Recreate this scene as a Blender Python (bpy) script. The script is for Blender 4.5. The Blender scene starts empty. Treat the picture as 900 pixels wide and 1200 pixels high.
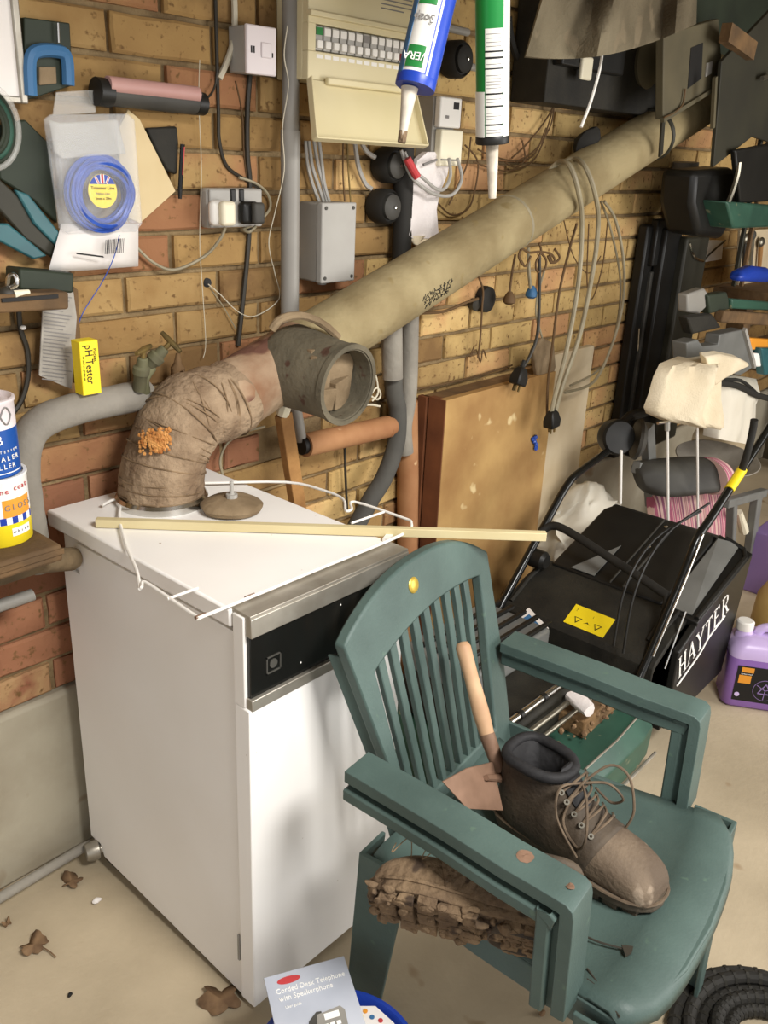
import bpy, bmesh, math, random
from math import sin, cos, pi, radians
from mathutils import Vector, Matrix, noise
random.seed(7)
S = bpy.context.scene
COL = S.collection
V = Vector
# ------------------------------------------------------------------ camera
YAW, PIT, ROL, FOC = 0.857, 0.3842, 0.0468, 1041.7
CAM = V((-0.5026, -1.5179, 1.471))
FW = V((sin(YAW)*cos(PIT), cos(YAW)*cos(PIT), -sin(PIT)))
_r = V((cos(YAW), -sin(YAW), 0)); _u = _r.cross(FW)
RT = cos(ROL)*_r + sin(ROL)*_u
UP = -sin(ROL)*_r + cos(ROL)*_u
cd = bpy.data.cameras.new('camera'); co = bpy.data.objects.new('camera', cd); COL.objects.link(co)
cd.sensor_fit = 'VERTICAL'; cd.sensor_height = 36.0; cd.lens = 36.0*FOC/1200.0; cd.clip_start = 0.02
co.matrix_world = Matrix(((RT.x, UP.x, -FW.x, CAM.x), (RT.y, UP.y, -FW.y, CAM.y), (RT.z, UP.z, -FW.z, CAM.z), (0, 0, 0, 1)))
S.camera = co
# ------------------------------------------------------------------ light
S.view_settings.view_transform = 'Standard'; S.view_settings.look = 'None'
S.view_settings.gamma = 1.0; S.view_settings.use_curve_mapping = False
S.view_settings.exposure = 0.0
w = bpy.data.worlds.new('garage_air'); S.world = w; w.use_nodes = True
w.node_tree.nodes['Background'].inputs[0].default_value = (0.98, 0.98, 1.0, 1)
w.node_tree.nodes['Background'].inputs[1].default_value = 1.04
def area(name, loc, target, sx, sy, power, col):
    l = bpy.data.lights.new(name, 'AREA'); l.shape = 'RECTANGLE'; l.size = sx; l.size_y = sy
    l.energy = power; l.color = col
    o = bpy.data.objects.new(name, l); COL.objects.link(o); o.location = loc
    o.rotation_euler = (V(target)-V(loc)).to_track_quat('-Z', 'Y').to_euler()
    return o
lamp = area('strip_lamp', (0.27, -2.10, 2.25), (0.58, -0.72, 0.55), 0.75, 0.35, 24, (1.0, 0.98, 0.95))
lamp.data.spread = math.radians(105)
area('doorway_daylight', (2.75, -3.15, 1.15), (2.0, -0.1, 0.80), 1.8, 1.7, 68, (1.0, 0.97, 0.93))

# ------------------------------------------------------------------ helpers
def ray(u, v): return FW + (u-450)/FOC*RT - (v-600)/FOC*UP
def at(u, v, y=0.0):                       # the point seen there on the plane Y = y (parallel to the brick wall)
    d = ray(u, v); return CAM + d*((y-CAM.y)/d.y)
def atz(u, v, z=0.0):
    d = ray(u, v); return CAM + d*((z-CAM.z)/d.z)
def atx(u, v, x=0.0):
    d = ray(u, v); return CAM + d*((x-CAM.x)/d.x)
def px(P):
    d = V(P)-CAM; z = d.dot(FW); return (450+FOC*d.dot(RT)/z, 600-FOC*d.dot(UP)/z, z)

def lin(c): return tuple(((x/255.)/12.92 if x/255. <= .04045 else ((x/255.+.055)/1.055)**2.4) for x in c)
def mat(name, c, c2=None, rough=.6, scale=6., mix=(.35, .65), bump=0., bscale=60., metal=0., spec=.4, alpha=1., trans=0., specks=None, ior=1.45, detail=4., coord='Object'):
    m = bpy.data.materials.new(name); m.use_nodes = True; nt = m.node_tree; N = nt.nodes; L = nt.links
    b = N['Principled BSDF']; b.inputs['Roughness'].default_value = rough; b.inputs['Metallic'].default_value = metal
    b.inputs['Specular IOR Level'].default_value = spec; b.inputs['Alpha'].default_value = alpha; b.inputs['IOR'].default_value = ior
    b.inputs['Transmission Weight'].default_value = trans
    tc = N.new('ShaderNodeTexCoord')
    col = None
    if c2 is None: b.inputs['Base Color'].default_value = (*lin(c), 1)
    else:
        n = N.new('ShaderNodeTexNoise'); n.inputs['Scale'].default_value = scale; n.inputs['Detail'].default_value = detail
        r = N.new('ShaderNodeValToRGB'); r.color_ramp.elements[0].position = mix[0]; r.color_ramp.elements[1].position = mix[1]
        r.color_ramp.elements[0].color = (*lin(c), 1); r.color_ramp.elements[1].color = (*lin(c2), 1)
        L.new(tc.outputs[coord], n.inputs['Vector']); L.new(n.outputs['Fac'], r.inputs['Fac']); col = r.outputs['Color']
        if specks:
            n2 = N.new('ShaderNodeTexNoise'); n2.inputs['Scale'].default_value = specks[1]; n2.inputs['Detail'].default_value = 2
            r2 = N.new('ShaderNodeValToRGB'); r2.color_ramp.elements[0].position = specks[2]; r2.color_ramp.elements[1].position = specks[2]+.06
            r2.color_ramp.elements[0].color = (0, 0, 0, 1); r2.color_ramp.elements[1].color = (1, 1, 1, 1)
            mx = N.new('ShaderNodeMix'); mx.data_type = 'RGBA'; mx.inputs[7].default_value = (*lin(specks[0]), 1)
            L.new(tc.outputs[coord], n2.inputs['Vector']); L.new(n2.outputs['Fac'], r2.inputs['Fac'])
            L.new(r2.outputs['Color'], mx.inputs[0]); L.new(col, mx.inputs[6]); col = mx.outputs[2]
        L.new(col, b.inputs['Base Color'])
    if bump:
        n3 = N.new('ShaderNodeTexNoise'); n3.inputs['Scale'].default_value = bscale; n3.inputs['Detail'].default_value = 5
        bp = N.new('ShaderNodeBump'); bp.inputs['Strength'].default_value = bump; bp.inputs['Distance'].default_value = .01
        L.new(tc.outputs[coord], n3.inputs['Vector']); L.new(n3.outputs['Fac'], bp.inputs['Height']); L.new(bp.outputs['Normal'], b.inputs['Normal'])
    return m

def frame(o, x, y, z):                     # local axes -> matrix
    x, y, z, o = V(x), V(y), V(z), V(o)
    return Matrix(((x.x, y.x, z.x, o.x), (x.y, y.y, z.y, o.y), (x.z, y.z, z.z, o.z), (0, 0, 0, 1)))
def rotz(o, a): return Matrix.Translation(V(o)) @ Matrix.Rotation(a, 4, 'Z')
def spline(P, k=6, closed=False):
    P = [V(p) for p in P]; n = len(P); out = []
    for i in range(n if closed else n-1):
        if closed: a, b, c, d = P[i-1], P[i], P[(i+1) % n], P[(i+2) % n]
        else: a, b, c, d = P[max(i-1, 0)], P[i], P[i+1], P[min(i+2, n-1)]
        for j in range(k):
            t = j/k
            out.append(.5*((2*b)+(c-a)*t+(2*a-5*b+4*c-d)*t*t+(3*b-a-3*c+d)*t**3))
    if not closed: out.append(P[-1])
    return out
class G:
    def __init__(s, M=None): s.v = []; s.f = []; s.M = M
    def add(s, vs, fs):
        n = len(s.v)
        s.v += [(s.M @ V(p)) if s.M else V(p) for p in vs]; s.f += [tuple(i+n for i in f) for f in fs]; return s
    def bx(s, x0, x1, y0, y1, z0, z1):
        return s.add([(x, y, z) for z in (z0, z1) for y in (y0, y1) for x in (x0, x1)],
                     [(0, 2, 3, 1), (4, 5, 7, 6), (0, 1, 5, 4), (2, 6, 7, 3), (0, 4, 6, 2), (1, 3, 7, 5)])
    def bar(s, a, b, w, h, up=(0, 0, 1)):  # rectangular bar a->b, w across, h along up
        a, b = V(a), V(b); d = (b-a).normalized(); x = d.cross(V(up)).normalized(); z = x.cross(d)
        p = [q+i*x*w/2+j*z*h/2 for q in (a, b) for j in (-1, 1) for i in (-1, 1)]
        return s.add(p, [(0, 2, 3, 1), (4, 5, 7, 6), (0, 1, 5, 4), (2, 6, 7, 3), (0, 4, 6, 2), (1, 3, 7, 5)])
    def loft(s, rings, cap=True, closed=False):
        m = len(rings[0]); n = len(rings); vs = [p for r in rings for p in r]; fs = []
        for i in range(n if closed else n-1):
            for j in range(m):
                a = i*m+j; b = i*m+(j+1) % m; i2 = (i+1) % n
                fs.append((a, b, i2*m+(j+1) % m, i2*m+j))
        if cap and not closed: fs += [tuple(range(m-1, -1, -1)), tuple((n-1)*m+j for j in range(m))]
        return s.add(vs, fs)
    def tube(s, P, r, n=8, k=0, closed=False):
        P = spline(P, k, closed) if k else [V(p) for p in P]; N = len(P)
        rr = r if isinstance(r, (list, tuple)) else None
        rings = []; x = None
        for i, p in enumerate(P):
            t = ((P[(i+1) % N]-P[i-1]) if closed else (P[min(i+1, N-1)]-P[max(i-1, 0)]))
            t = t.normalized() if t.length > 1e-9 else V((0, 0, 1))
            if x is None: x = t.cross(V((0, 0, 1)) if abs(t.z) < .9 else V((1, 0, 0))).normalized()
            x = (x - t*x.dot(t)).normalized(); y = t.cross(x)
            q = (rr[0]+(rr[-1]-rr[0])*i/(N-1)) if rr and len(rr) == 2 else (rr[min(i, len(rr)-1)] if rr else r)
            rings.append([p+x*q*cos(2*pi*j/n)+y*q*sin(2*pi*j/n) for j in range(n)])
        return s.loft(rings, True, closed)
    def cyl(s, a, b, r, r2=None, n=20): return s.tube([a, b], [r, r2 if r2 is not None else r], n)
    def lathe(s, prof, o=(0, 0, 0), ax=(0, 0, 1), n=24, cap=True):   # prof: (radius, height)
        o, ax = V(o), V(ax).normalized(); x = ax.cross(V((0, 1, 0)) if abs(ax.y) < .9 else V((1, 0, 0))).normalized(); y = ax.cross(x)
        return s.loft([[o+ax*h+(x*cos(2*pi*j/n)+y*sin(2*pi*j/n))*max(r, 1e-5) for j in range(n)] for r, h in prof], cap)
    def prism(s, poly, d):                 # closed 3D polygon pushed along vector d
        n = len(poly); d = V(d); vs = [V(p) for p in poly]+[V(p)+d for p in poly]
        return s.add(vs, [tuple(range(n-1, -1, -1)), tuple(range(n, 2*n))]+[(i, (i+1) % n, n+(i+1) % n, n+i) for i in range(n)])
    def ball(s, c, r, n=12, m=8):
        r = r if isinstance(r, (tuple, list)) else (r, r, r); c = V(c)
        return s.loft([[c+V((r[0]*sin(pi*i/m)*cos(2*pi*j/n), r[1]*sin(pi*i/m)*sin(2*pi*j/n), -r[2]*cos(pi*i/m))) for j in range(n)] for i in [.02]+list(range(1, m))+[m-.02]])
    def grid(s, fn, nu, nv):
        return s.add([fn(i/nu, j/nv) for j in range(nv+1) for i in range(nu+1)],
                     [(j*(nu+1)+i, j*(nu+1)+i+1, (j+1)*(nu+1)+i+1, (j+1)*(nu+1)+i) for j in range(nv) for i in range(nu)])
    def jit(s, a, sc=9.):
        for i, p in enumerate(s.v): s.v[i] = p + noise.noise_vector(p*sc)*a
        return s
    def o(s, name, m, parent=None, smooth=35, bevel=0., seg=2, solid=0., sub=0, label=None, kind=None, cat=None, group=None, origin=None):
        if parent is not None: O = origin_of(parent)
        elif origin is not None: O = V(origin)
        else:
            xs = [p.x for p in s.v]; ys = [p.y for p in s.v]; O = V(((min(xs)+max(xs))/2, (min(ys)+max(ys))/2, min(p.z for p in s.v)))
        me = bpy.data.meshes.new(name); me.from_pydata([p-O for p in s.v], [], s.f)
        bm = bmesh.new(); bm.from_mesh(me); bmesh.ops.recalc_face_normals(bm, faces=bm.faces); bm.to_mesh(me); bm.free()
        if smooth: me.shade_smooth(); me.set_sharp_from_angle(angle=radians(smooth))
        me.materials.append(m)
        ob = bpy.data.objects.new(name, me); COL.objects.link(ob)
        if parent is not None: ob.parent = parent
        else: ob.location = O
        if solid:
            q = ob.modifiers.new('solidify', 'SOLIDIFY'); q.thickness = solid; q.offset = 0
        if bevel:
            q = ob.modifiers.new('bevel', 'BEVEL'); q.width = bevel; q.segments = seg; q.limit_method = 'ANGLE'; q.angle_limit = radians(40); q.harden_normals = False
        if sub:
            q = ob.modifiers.new('subsurf', 'SUBSURF'); q.levels = sub; q.render_levels = sub
        if label: ob['label'] = label
        if kind: ob['kind'] = kind
        if cat: ob['category'] = cat
        if group: ob['group'] = group
        return ob
def origin_of(o):
    p = V(o.location)
    while o.parent: o = o.parent; p = p + o.location
    return p
def thing(name, label, cat, loc, group=None):
    o = bpy.data.objects.new(name, None); o.empty_display_size = .05; COL.objects.link(o); o.location = V(loc)
    o['label'] = label; o['category'] = cat
    if group: o['group'] = group
    return o
def text(name, s, size, M, m, parent, ext=.0004, align='CENTER', xs=1., shear=0., label=None):  # lettering as thin raised print; M: x along the line, y up, z out
    c = bpy.data.curves.new(name, 'FONT'); c.body = s; c.size = size; c.extrude = ext; c.align_x = align; c.align_y = 'CENTER'; c.resolution_u = 2; c.shear = shear
    t = bpy.data.objects.new(name, c); COL.objects.link(t)
    bpy.context.view_layer.update()
    me = bpy.data.meshes.new_from_object(t.evaluated_get(bpy.context.evaluated_depsgraph_get()))
    bpy.data.objects.remove(t); bpy.data.curves.remove(c)
    O = origin_of(parent)
    for q in me.vertices: q.co = (M @ V((q.co.x*xs, q.co.y, q.co.z))) - O
    me.name = name; me.materials.clear(); me.materials.append(m)
    ob = bpy.data.objects.new(name, me); COL.objects.link(ob); ob.parent = parent
    if label: ob['label'] = label
    return ob
def qpoly(pts, y): return [at(u, v, y) for u, v in pts]
def cable(name, pts, r, m, label=None, cat='cable', y=-.01, parent=None, n=6, k=6, group=None):   # pts: (u, v) or (u, v, y)
    return G().tube([at(p[0], p[1], p[2] if len(p) > 2 else y) for p in pts], r, n, k).o(name, m, parent, label=label, cat=cat if parent is None else None, group=group)
# ------------------------------------------------------------------ materials
M = {}
M['mortar'] = mat('mortar', (150, 128, 92), (112, 92, 64), .95, 14, bump=.5, bscale=120)
M['concrete'] = mat('concrete', (170, 162, 142), (148, 138, 118), .85, 5, bump=.12, bscale=70, specks=((140, 122, 98), 9, .68))
M['floor'] = mat('floor_concrete', (194, 178, 150), (170, 155, 129), .8, 3.2, bump=.10, bscale=80, specks=((150, 126, 96), 9, .66), detail=8)
M['plaster'] = mat('dark_wall', (92, 80, 58), (62, 54, 40), .9, 4)
M['ceil'] = mat('ceiling_board', (150, 140, 120), (125, 116, 98), .9, 3)
M['white_paint'] = mat('white_enamel', (244, 241, 236), (236, 232, 226), .3, 2.5, specks=((170, 150, 130), 55, .74))
M['panel_paint'] = mat('warm_white_enamel', (238, 234, 228), (230, 225, 217), .38, 2.5, specks=((150, 130, 110), 22, .78))
M['white'] = mat('white_plastic', (232, 228, 220), rough=.4)
M['lilac_white'] = mat('cool_white_plastic', (226, 216, 216), rough=.4)
M['cream'] = mat('cream_plastic', (214, 202, 164), (206, 193, 150), .4, 4)
M['ivory'] = mat('ivory_plastic', (230, 222, 196), rough=.4)
M['grey'] = mat('grey_plastic', (150, 146, 138), (136, 132, 124), .5, 5)
M['grey_lt'] = mat('pale_grey_plastic', (170, 167, 160), (157, 153, 146), .45, 6)
M['grey_dk'] = mat('dark_grey_plastic', (74, 72, 66), (56, 54, 50), .6, 8)
M['black'] = mat('black_plastic', (30, 29, 26), (22, 21, 19), .45, 9)
M['black_dusty'] = mat('dusty_black_plastic', (44, 41, 33), (28, 26, 21), .7, 12, bump=.15, bscale=150)
M['black_gloss'] = mat('black_gloss', (22, 22, 20), rough=.2)
M['rubber'] = mat('black_rubber', (36, 34, 30), rough=.75)
M['steel'] = mat('dull_steel', (150, 145, 132), (120, 114, 100), .35, 10, metal=.85)
M['chrome'] = mat('bright_steel', (205, 203, 198), rough=.18, metal=1.)
M['alu'] = mat('brushed_aluminium', (178, 172, 160), (150, 143, 130), .38, 14, metal=.6)
M['brass'] = mat('old_brass', (140, 118, 70), (96, 84, 56), .5, 20, metal=.7)
M['verdigris'] = mat('dull_green_brass', (106, 104, 76), (84, 80, 60), .7, 18)
M['flue'] = mat('asbestos_cement', (162, 147, 110), (134, 118, 84), .9, 7, bump=.3, bscale=60, specks=((140, 122, 82), 16, .66))
M['flue_dirty'] = mat('stained_cement', (182, 160, 132), (136, 100, 74), .9, 9, bump=.4, bscale=50, specks=((108, 74, 60), 10, .6))
M['rope'] = mat('dusty_rope_cloth', (156, 134, 108), (118, 96, 74), .95, 14, bump=.9, bscale=70)
M['string'] = mat('string', (140, 116, 88), (100, 80, 58), .95, 30)
M['foam_lump'] = mat('orange_wax', (206, 150, 84), (160, 96, 40), .55, 60, bump=.6, bscale=160)
M['branch'] = mat('grey_cast_iron', (106, 98, 80), (80, 74, 60), .8, 12, bump=.3, bscale=90, specks=((74, 52, 40), 30, .66))
M['debris'] = mat('dusty_debris', (146, 126, 98), (112, 94, 70), .9, 14, bump=.3)
M['terracotta'] = mat('terracotta_pipe', (172, 126, 86), (150, 102, 66), .75, 9, specks=((206, 172, 128), 18, .66))
M['timber'] = mat('rough_timber', (172, 128, 76), (136, 96, 54), .8, 10, bump=.3, bscale=60)
M['timber_dk'] = mat('dirty_timber', (122, 94, 62), (90, 70, 48), .85, 12, bump=.4, bscale=50)
M['plywood'] = mat('stained_plywood', (186, 150, 94), (150, 112, 66), .75, 4.5, bump=.1, specks=((214, 190, 140), 14, .68), detail=7)
M['red_wood'] = mat('red_brown_timber', (122, 74, 44), (96, 56, 34), .75, 9)
M['hard_white'] = mat('offwhite_board', (206, 190, 160), (186, 166, 132), .7, 5)
M['batten'] = mat('cream_batten', (206, 192, 150), (196, 180, 136), .5, 6)
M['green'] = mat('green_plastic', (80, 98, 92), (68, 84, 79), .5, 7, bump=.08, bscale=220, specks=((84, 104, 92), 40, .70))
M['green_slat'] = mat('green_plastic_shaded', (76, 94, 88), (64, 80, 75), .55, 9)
M['gold'] = mat('gold_badge', (206, 178, 84), (180, 150, 60), .35, 30, metal=.5)
M['leather'] = mat('dusty_brown_leather', (118, 102, 84), (88, 74, 60), .75, 12, bump=.25, bscale=140, specks=((138, 122, 104), 30, .66))
M['leather_dk'] = mat('dark_boot_leather', (82, 70, 56), (60, 51, 42), .7, 14, bump=.2, bscale=120)
M['collar'] = mat('black_padded_cloth', (38, 37, 38), (28, 27, 28), .7, 20, bump=.2)
M['lace'] = mat('brown_lace', (106, 90, 72), (84, 70, 56), .8, 60)
M['sole'] = mat('rubber_sole', (92, 82, 68), (68, 60, 50), .8, 18, bump=.3)
M['mud'] = mat('dried_mud', (132, 110, 84), (92, 74, 56), .95, 16, bump=1., bscale=60, specks=((70, 56, 44), 24, .58))
M['handle_wood'] = mat('worn_wooden_handle', (190, 156, 120), (166, 130, 98), .6, 12)
M['rust'] = mat('rusty_blade', (142, 112, 92), (112, 86, 68), .6, 14, metal=.2)
M['mower_green'] = mat('mower_green_paint', (56, 92, 76), (44, 74, 62), .4, 8, specks=((120, 124, 96), 30, .68))
M['grey_panel'] = mat('grey_sheet_panel', (116, 116, 112), (104, 104, 100), .5, 10)
M['yellow'] = mat('yellow_print', (242, 214, 34), rough=.45)
M['yellow_can'] = mat('yellow_can_print', (238, 212, 40), rough=.35)
M['orange'] = mat('orange_print', (226, 150, 50), rough=.4)
M['blue'] = mat('royal_blue', (34, 66, 168), (28, 56, 146), .35, 8)
M['blue_can'] = mat('blue_can_print', (22, 76, 152), rough=.35)
M['blue_line'] = mat('blue_nylon_line', (58, 96, 190), (40, 72, 160), .3, 40)
M['sky_blue'] = mat('light_blue_plastic', (62, 108, 150), rough=.5)
M['print_black'] = mat('print_black', (26, 24, 22), rough=.6)
M['print_grey'] = mat('print_grey', (130, 126, 122), rough=.7)
M['print_white'] = mat('print_white', (240, 238, 232), rough=.5)
M['red'] = mat('red_print', (186, 62, 64), rough=.5)
M['green_print'] = mat('green_print', (40, 122, 58), rough=.4)
M['tube_green'] = mat('green_cartridge', (24, 128, 56), (20, 116, 50), .3, 5)
M['tube_white'] = mat('white_cartridge', (222, 220, 212), rough=.35)
M['nozzle'] = mat('dirty_nozzle', (214, 204, 186), (166, 156, 140), .5, 30)
M['paper'] = mat('white_paper', (232, 226, 220), (224, 217, 210), .8, 9)
M['paper_grey'] = mat('newsprint_sheet', (168, 162, 152), (150, 144, 134), .85, 30)
M['envelope'] = mat('cream_envelope', (214, 194, 152), (200, 178, 134), .8, 6)
M['clear'] = mat('clear_plastic', (238, 238, 236), rough=.12, alpha=.16, spec=.6)
M['clear_milky'] = mat('milky_plastic_bag', (226, 224, 216), rough=.3, alpha=.22, spec=.6)
M['bag_white'] = mat('white_polythene', (226, 220, 204), (212, 204, 186), .45, 5)
M['cloth'] = mat('unbleached_cloth', (226, 212, 184), (206, 190, 160), .9, 7, bump=.3, bscale=200)
M['sack'] = mat('old_canvas_sack', (122, 112, 90), (94, 85, 66), .95, 6, bump=.4, bscale=160, specks=((120, 108, 86), 14, .62))
M['cloth_white'] = mat('white_cotton', (226, 218, 214), (212, 204, 200), .9, 9, bump=.2, bscale=150)
M['cable_grey'] = mat('grey_cable', (158, 148, 122), (140, 130, 106), .5, 20)
M['cable_dk'] = mat('dark_cable', (52, 48, 40), rough=.5)
M['cable_white'] = mat('white_cable', (206, 198, 176), rough=.45)
M['cable_brown'] = mat('brown_wire', (96, 72, 44), rough=.7)
M['pipe_grey'] = mat('grey_pipe', (150, 146, 138), (132, 128, 122), .42, 4)
M['lag'] = mat('grey_pipe_lagging', (150, 144, 132), (128, 122, 112), .9, 7, bump=.25, bscale=50)
M['lag_dk'] = mat('dark_pipe_lagging', (86, 84, 78), (70, 68, 64), .9, 8)
M['iron'] = mat('dirty_iron_pipe', (118, 100, 74), (88, 74, 54), .8, 14, bump=.4)
M['pink'] = mat('faded_pink_plastic', (190, 148, 140), (174, 130, 122), .5, 5)
M['teal'] = mat('teal_plastic', (54, 104, 108), (40, 80, 86), .35, 7)
M['murk'] = mat('dark_green_plastic', (50, 58, 44), (38, 44, 34), .6, 6)
M['hood'] = mat('dusty_grey_steel', (98, 90, 68), (82, 76, 58), .6, 6)
M['hood_dk'] = mat('dark_steel_panel', (56, 54, 42), (46, 44, 36), .55, 5)
M['purple'] = mat('purple_liquid_plastic', (150, 112, 186), (136, 98, 172), .25, 4)
M['lilac'] = mat('lilac_plastic', (206, 186, 226), (192, 168, 216), .3, 4)
M['mauve'] = mat('mauve_box', (140, 116, 168), rough=.5)
M['honey'] = mat('honey_plastic', (214, 182, 112), (198, 162, 90), .4, 5)
M['leaf'] = mat('dead_leaf', (138, 110, 80), (104, 80, 58), .9, 30)
M['stripe'] = None

m = bpy.data.materials.new('pink_striped_cloth'); m.use_nodes = True; nt = m.node_tree
tc = nt.nodes.new('ShaderNodeTexCoord'); mp = nt.nodes.new('ShaderNodeVectorMath'); mp.operation = 'DOT_PRODUCT'; mp.inputs[1].default_value = (14.2, -4.7, 0)
mc = nt.nodes.new('ShaderNodeCombineXYZ'); nt.links.new(mp.outputs['Value'], mc.inputs[0])
ns = nt.nodes.new('ShaderNodeTexNoise'); ns.inputs['Scale'].default_value = 3.2; ns.inputs['Detail'].default_value = 1
rp = nt.nodes.new('ShaderNodeValToRGB'); rp.color_ramp.interpolation = 'CONSTANT'
for i, (p, c) in enumerate([(0, (176, 96, 120)), (.36, (214, 150, 156)), (.43, (150, 92, 116)), (.49, (222, 186, 176)), (.56, (176, 96, 120)), (.63, (198, 160, 150)), (.70, (160, 70, 104))]):
    e = rp.color_ramp.elements[i] if i < 2 else rp.color_ramp.elements.new(p)
    e.position = p; e.color = (*lin(c), 1)
nt.links.new(tc.outputs['Object'], mp.inputs[0]); nt.links.new(mc.outputs[0], ns.inputs['Vector']); nt.links.new(ns.outputs['Fac'], rp.inputs['Fac'])
nt.links.new(rp.outputs['Color'], nt.nodes['Principled BSDF'].inputs['Base Color']); nt.nodes['Principled BSDF'].inputs['Roughness'].default_value = .9
M['stripe'] = m

def brick_mat(name, stops):                # each brick its own colour, with its own blotches, from one material
    m = bpy.data.materials.new(name); m.use_nodes = True; nt = m.node_tree; N = nt.nodes; L = nt.links; b = N['Principled BSDF']
    b.inputs['Roughness'].default_value = .9; b.inputs['Specular IOR Level'].default_value = .2
    oi = N.new('ShaderNodeObjectInfo'); tc = N.new('ShaderNodeTexCoord'); ad = N.new('ShaderNodeVectorMath'); ad.operation = 'ADD'
    sc = N.new('ShaderNodeVectorMath'); sc.operation = 'SCALE'; sc.inputs[3].default_value = 37.; cmb = N.new('ShaderNodeCombineXYZ')
    for i in range(3): L.new(oi.outputs['Random'], cmb.inputs[i])
    L.new(cmb.outputs[0], sc.inputs[0]); L.new(tc.outputs['Object'], ad.inputs[0]); L.new(sc.outputs[0], ad.inputs[1])
    n = N.new('ShaderNodeTexNoise'); n.inputs['Scale'].default_value = 9; n.inputs['Detail'].default_value = 5; L.new(ad.outputs[0], n.inputs['Vector'])
    mr = N.new('ShaderNodeMath'); mr.operation = 'MULTIPLY_ADD'; mr.inputs[1].default_value = .85; mr.inputs[2].default_value = -.42; L.new(n.outputs['Fac'], mr.inputs[0])
    sm = N.new('ShaderNodeMath'); sm.operation = 'ADD'; L.new(oi.outputs['Random'], sm.inputs[0]); L.new(mr.outputs[0], sm.inputs[1])
    r = N.new('ShaderNodeValToRGB'); L.new(sm.outputs[0], r.inputs['Fac'])
    for i, (p, c) in enumerate(stops):
        e = r.color_ramp.elements[i] if i < 2 else r.color_ramp.elements.new(p)
        e.position = p; e.color = (*lin(c), 1)
    n2 = N.new('ShaderNodeTexNoise'); n2.inputs['Scale'].default_value = 75; n2.inputs['Detail'].default_value = 3; L.new(ad.outputs[0], n2.inputs['Vector'])
    r2 = N.new('ShaderNodeValToRGB'); r2.color_ramp.elements[0].position = .60; r2.color_ramp.elements[1].position = .72; L.new(n2.outputs['Fac'], r2.inputs['Fac'])
    mx = N.new('ShaderNodeMix'); mx.data_type = 'RGBA'; mx.inputs[7].default_value = (*lin((112, 84, 52)), 1)
    L.new(r2.outputs['Color'], mx.inputs[0]); L.new(r.outputs['Color'], mx.inputs[6]); L.new(mx.outputs[2], b.inputs['Base Color'])
    bp = N.new('ShaderNodeBump'); bp.inputs['Strength'].default_value = .5; bp.inputs['Distance'].default_value = .004
    L.new(n2.outputs['Fac'], bp.inputs['Height']); L.new(bp.outputs['Normal'], b.inputs['Normal'])
    return m
M['brick'] = brick_mat('yellow_stock_brick', [(.0, (122, 94, 60)), (.25, (162, 130, 82)), (.5, (150, 118, 74)), (.7, (170, 140, 92)), (.85, (162, 120, 82)), (1., (150, 106, 74))])
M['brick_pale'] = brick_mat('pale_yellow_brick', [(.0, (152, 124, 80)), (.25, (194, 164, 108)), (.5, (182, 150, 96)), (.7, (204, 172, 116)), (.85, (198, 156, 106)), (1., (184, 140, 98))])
M['brick_red'] = brick_mat('red_stock_brick', [(.0, (134, 92, 68)), (.4, (154, 106, 78)), (.7, (168, 122, 90)), (.9, (172, 138, 98)), (1., (140, 90, 68))])

# ------------------------------------------------------------------ the setting
def st(ob): ob['kind'] = 'structure'; return ob
FLZ = 0.0
st(G().bx(-2.2, 4.4, -4.2, .1, -.08, 0).o('floor', M['floor'], smooth=0))
wall = st(G().bx(-2.2, 4.4, .011, .2, 0, 2.5).o('wall_back', M['mortar'], smooth=0))
st(G().bx(4.4, 4.5, -4.2, .2, 0, 2.5).o('wall_right', M['plaster'], smooth=0))
st(G().bx(-2.2, 4.5, -4.2, .2, 2.5, 2.56).o('ceiling', M['ceil'], smooth=0))
# bricks: 225 x 75 mm stretcher bond, joints recessed, worn arrises
Z0 = 1.1567; XP = at(147, 345, .0).x
def brick_mesh(L, H, k):
    g = G(); rnd = random.Random(k); c = .004
    x0, x1, z0, z1 = -L/2, L/2, -H/2, H/2
    j = lambda a=.002: rnd.uniform(-a, a)
    back = [(x0, .03, z0), (x1, .03, z0), (x1, .03, z1), (x0, .03, z1)]
    mid = [(x0, .004, z0), (-L*.15, .004, z0+j()), (L*.2, .004, z0+j()), (x1, .004, z0), (x1+j(), .004, j(.01)), (x1, .004, z1), (L*.15, .004, z1+j()), (-L*.2, .004, z1+j()), (x0, .004, z1), (x0+j(), .004, j(.01))]
    fr = [(p[0]-math.copysign(c+abs(j()), p[0]), j(.0016)-.0005, p[2]-math.copysign(c+abs(j()), p[2])) for p in mid]
    fr[4] = (fr[4][0], fr[4][1], mid[4][2]); fr[9] = (fr[9][0], fr[9][1], mid[9][2])
    g.add(back+mid+fr, [tuple(range(14, 24))]+[(4+i, 4+(i+1) % 10, 14+(i+1) % 10, 14+i) for i in range(10)]+
          [(0, 1, 7, 6, 5, 4), (1, 2, 9, 8, 7), (2, 3, 12, 11, 10, 9), (3, 0, 4, 13, 12)])
    return g
LB, HB = .2135, .0645
full = [brick_mesh(LB, HB, i).o('brick', M['brick'], origin=(0,0,0), smooth=30) for i in range(6)]
head = [brick_mesh(.100, HB, 20+i).o('brick', M['brick_red'], origin=(0,0,0), smooth=30) for i in range(2)]
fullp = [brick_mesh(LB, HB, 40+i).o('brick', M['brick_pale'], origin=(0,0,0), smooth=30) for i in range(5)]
fullr = [brick_mesh(LB, HB, 30+i).o('brick', M['brick_red'], origin=(0,0,0), smooth=30) for i in range(2)]
ROOT = origin_of(wall); rest = G(); nb = 0; used = set()
def inview(x, z):
    u, v, d = px((x, 0, z)); return d > 0 and -45 < u < 930 and -30 < v < 1000
spots = []
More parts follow.
